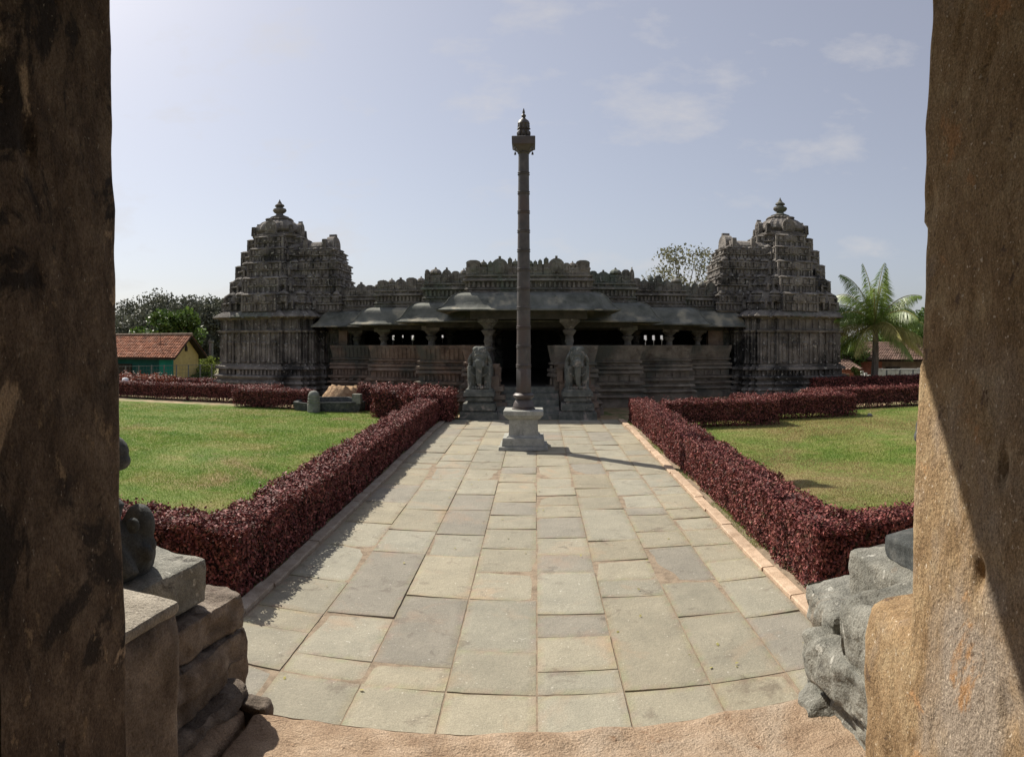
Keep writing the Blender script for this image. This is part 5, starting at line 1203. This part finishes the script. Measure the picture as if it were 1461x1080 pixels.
V, Fq = jamb_face(-1, None); gobj('jamb', V, Fq, M['plaster_left'], 'dark stained plaster jamb on the left')
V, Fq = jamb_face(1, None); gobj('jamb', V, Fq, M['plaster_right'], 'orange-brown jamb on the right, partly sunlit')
# projecting lower blocks of the jambs
def lowblock(quad, z0, z1, material, seed, lab, amp=.014, rnd=.07, sub=30, chips=0.0):
    o = rock('jamb_base', quad, z0, z1, material, GATE, sub, amp, rnd, seed, nscale=3.5, chips=chips); o['label'] = lab; return o
lowblock([(-1.75, 1.44), (-1.058, 1.44), (-1.034, 1.818), (-1.75, 1.818)], .35, 1.895, M['brown_block'], 2, 'smooth low block projecting from the left jamb', .010, .06)
lowblock([(.925, 1.35), (1.75, 1.35), (1.75, 1.81), (.925, 1.81)], .35, 1.95, M['plaster_right'], 3, 'broken brown block projecting from the right jamb', .016, .07)
lowblock([(.97, 1.74), (1.7, 1.74), (1.7, 2.26), (1.0, 2.16)], 1.58, 1.83, M['grey_block'], 6, 'rough grey boulder end of the right block', .022, .07, 34, .05)
lowblock([(-1.76, 1.49), (-1.052, 1.49), (-1.043, 1.812), (-1.76, 1.81)], 1.875, 1.918, M['sunlit_cap'], 8, 'pale cap of the left low block, sunlight painted into its tone', .006, .02, 24)  # thin paler cap paints the sunlit top, block sides keep the darker brown
# room behind and around the camera, lintel and porch roof
room = MB()
room.box(-3.3, -3.1, -4.2, 1.3, ZL - .6, 5.4); room.box(3.1, 3.3, -4.2, 1.3, ZL - .6, 5.4); room.box(-3.3, 3.3, -4.4, -4.2, ZL - .6, 5.4)
room.obj('room_wall', M['room_plaster'], GATE)
ceil = MB(); ceil.box(-3.4, 3.4, -4.4, 1.5, 4.6, 4.9); ceil.box(-3.4, 3.4, 1.501, 2.66, 4.457, 4.85); ceil.obj('porch_roof', M['room_plaster'], GATE)
# threshold slabs
def ledge(name, quad, z0, z1, material, seed, lab=None, sub=36, amp=.014, rnd=.05, chips=0.0, parent=GATE):
    o = rock(name, quad, z0, z1, material, parent, sub, amp, rnd, seed, nscale=2.6, chips=chips)
    if lab: o['label'] = lab
    return o
fm = MB(); fm.box(-3.1, 3.1, -4.2, 1.2, .6, ZL - .02); fm.obj('floor', M['threshold_stone'], GATE)
ledge('threshold', [(-1.9, 1.18), (-1.20, 1.18), (-1.235, 2.76), (-1.9, 2.75)], .85, ZL, M['threshold_stone'], 11, 'left threshold slab with an angled joint', 34, .012)
ledge('threshold', [(-1.185, 1.18), (1.9, 1.18), (1.9, 2.92), (-1.215, 2.76)], .85, ZL + .004, M['threshold_stone'], 12, 'wide rough pinkish threshold slab', 84, .016, .05, .02)
# the flight of steps below the threshold
stp = MB()
for k in range(5): stp.box(-1.25, 1.25, 2.5, 2.95 + .28 * k, -.05 if k == 4 else .86 - .2 * (k + 1), .86 - .2 * k - (.0 if k else .02), t=.01)
stp.obj('steps', M['threshold_stone'], GATE)

# ---- side walls of the steps: stacked moulded blocks
SG = 'weathered blocks flanking the gateway steps'
LW = empty('step_wall', (-1.7, 2.6, .3), 'stacked weathered stone side wall left of the gateway steps', 'stone wall', SG)
def lw(quad, z0, z1, mt, seed, par, **k):
    a = dict(sub=34, amp=.022, rnd=.035, nscale=4.5); a.update(k); return rock('block', quad, z0, z1, M[mt], par, a['sub'], a['amp'], a['rnd'], seed, nscale=a['nscale'], chips=a.get('chips', 0), under=a.get('under', 0))
lw([(-2.3, 2.10), (-1.43, 2.10), (-1.39, 2.64), (-2.3, 2.80)], 1.575, 1.765, 'grey_block', 21, LW, amp=.010, rnd=.02)
lw([(-2.4, 2.28), (-1.36, 2.28), (-1.31, 2.86), (-2.4, 3.06)], 1.40, 1.56, 'brown_block', 22, LW, amp=.018, rnd=.025, chips=.05)
lw([(-2.3, 1.9), (-1.37, 1.9), (-1.37, 2.36), (-2.3, 2.36)], 1.16, 1.545, 'brown_block', 23, LW, amp=.016, rnd=.03, chips=.04)
lw([(-2.3, 1.9), (-1.36, 1.9), (-1.27, 2.84), (-2.3, 2.90)], 1.27, 1.41, 'brown_block', 24, LW, amp=.022, rnd=.04, chips=.06)
lw([(-2.3, 1.9), (-1.38, 1.9), (-1.34, 2.76), (-2.3, 2.85)], 1.15, 1.28, 'brown_block', 25, LW, amp=.02, rnd=.03)
lw([(-2.3, 1.9), (-1.36, 1.9), (-1.25, 2.84), (-2.3, 2.9)], 1.05, 1.16, 'brown_block', 26, LW, amp=.025, rnd=.04, chips=.06, nscale=6)
lw([(-2.3, 2.7), (-1.42, 2.7), (-1.40, 3.1), (-2.3, 3.2)], .0, 1.3, 'brown_block', 27, LW)
lw([(-1.28, 2.72), (-1.14, 2.72), (-1.15, 2.82), (-1.28, 2.84)], 1.0, 1.12, 'brown_block', 28, LW, amp=.015, rnd=.03, sub=10)
lw([(-2.3, 1.8), (-1.5, 1.8), (-1.45, 2.2), (-2.3, 2.2)], 1.3, 1.64, 'brown_block', 29, LW, rnd=.03)
RW = empty('step_wall', (1.7, 2.6, .3), 'stacked weathered stone side wall right of the gateway steps', 'stone wall', SG)
lw([(1.39, 2.16), (2.3, 2.16), (2.3, 2.86), (1.38, 2.80)], 1.54, 1.765, 'grey_block', 31, RW, amp=.010, rnd=.025)
lw([(1.26, 2.70), (2.3, 2.70), (2.3, 3.25), (1.32, 3.20)], 1.33, 1.50, 'grey_block', 32, RW, amp=.020, rnd=.035, chips=.08)
lw([(1.20, 2.2), (2.3, 2.2), (2.3, 2.80), (1.17, 2.86)], 1.22, 1.42, 'grey_block', 33, RW, amp=.022, chips=.05)
lw([(1.24, 2.2), (2.3, 2.2), (2.3, 2.85), (1.22, 2.9)], 1.04, 1.22, 'grey_block', 34, RW, amp=.03, chips=.06)
lw([(1.10, 2.66), (1.4, 2.66), (1.4, 2.9), (1.14, 2.9)], .98, 1.15, 'grey_block', 35, RW, amp=.03, rnd=.08, sub=10)
lw([(1.4, 2.8), (2.3, 2.8), (2.3, 3.2), (1.4, 3.2)], .0, 1.34, 'grey_block', 36, RW)

# ---- broken guardian beasts on the side walls (only their edges show past the jambs)
def beast(name, ox, oy, z, face, label, s=1.0, flip=1):
    root = empty(name, (ox, oy, z), label, 'statue', 'worn guardian beast statues beside the gateway'); X = Matrix.Translation((ox, oy, z)) @ Matrix.Rotation(face, 4, 'Z') @ Matrix.Scale(s, 4)
    b = MB(); b2 = MB()
    # seated lion, facing local +X
    b.ell((-.16, 0, .17), (.21, .17, .19)); b.ell((0, 0, .30), (.16, .14, .22)); b.ell((.05, 0, .50), (.13, .13, .14)); b.ell((.17, 0, .47), (.10, .085, .075)); b.ell((.21, 0, .43), (.07, .07, .045))
    for sy in (-1, 1):
        b.tube([(.06, sy * .09, .36), (.14, sy * .10, .2), (.15, sy * .10, .05), (.21, sy * .10, .03)], [.075, .055, .05, .05], 10)
        b.tube([(-.14, sy * .12, .18), (.0, sy * .16, .14), (.04, sy * .15, .04), (.12, sy * .15, .03)], [.12, .09, .06, .05], 10); b.ell((.0, sy * .11, .60), (.035, .03, .05))
    b.tube([(-.3, 0, .08), (-.36, .1, .12), (-.34, .16, .3), (-.30, .12, .38)], [.035, .03, .03, .045], 8)
    b.add([], []); b.v = [tuple(X @ Vector(p)) for p in b.v]
    for k in range(34):
        a = random.uniform(.6, 5.7); h = random.uniform(.2, .6); rr_ = .15; c = X @ Vector((.02 + rr_ * cos(a) * .9, rr_ * sin(a), h)); b.ell(c, (.036 * s, .036 * s, .042 * s), 8, 6)
    remesh(b.obj('body', M['dark_statue'], root), .010 * s)
    return root
b = beast('lion_statue', -1.93, 2.40, 1.765, R(4), 'worn dark stone beast on the left step wall, mostly behind the left jamb', 1.0)
hm = MB(); hm.ell((-1.60, 2.33, 1.84), (.12, .13, .13)); hm.tube([(-1.75, 2.3, 1.95), (-1.62, 2.22, 1.90), (-1.50, 2.2, 1.78)], [.07, .06, .05], 8); hm.ell((-1.56, 2.36, 1.95), (.07, .07, .09)); [hm.ell((-1.60 + .12 * cos(q) , 2.30 + .1 * sin(q), 1.86 + .022 * q), (.03, .03, .035), 7, 5) for q in [k_ * .7 for k_ in range(9)]]; remesh(hm.obj('paw', M['dark_statue'], b), .012)
b = beast('lion_statue', 1.83, 2.47, 1.87, R(176), 'worn dark curly-maned stone beast on the right step wall, mostly behind the right jamb', 1.0)
rock('base', [(1.455, 2.05), (2.3, 2.05), (2.3, 2.66), (1.46, 2.60)], 1.765, 1.875, M['dark_statue'], b, 20, .01, .02, 44)
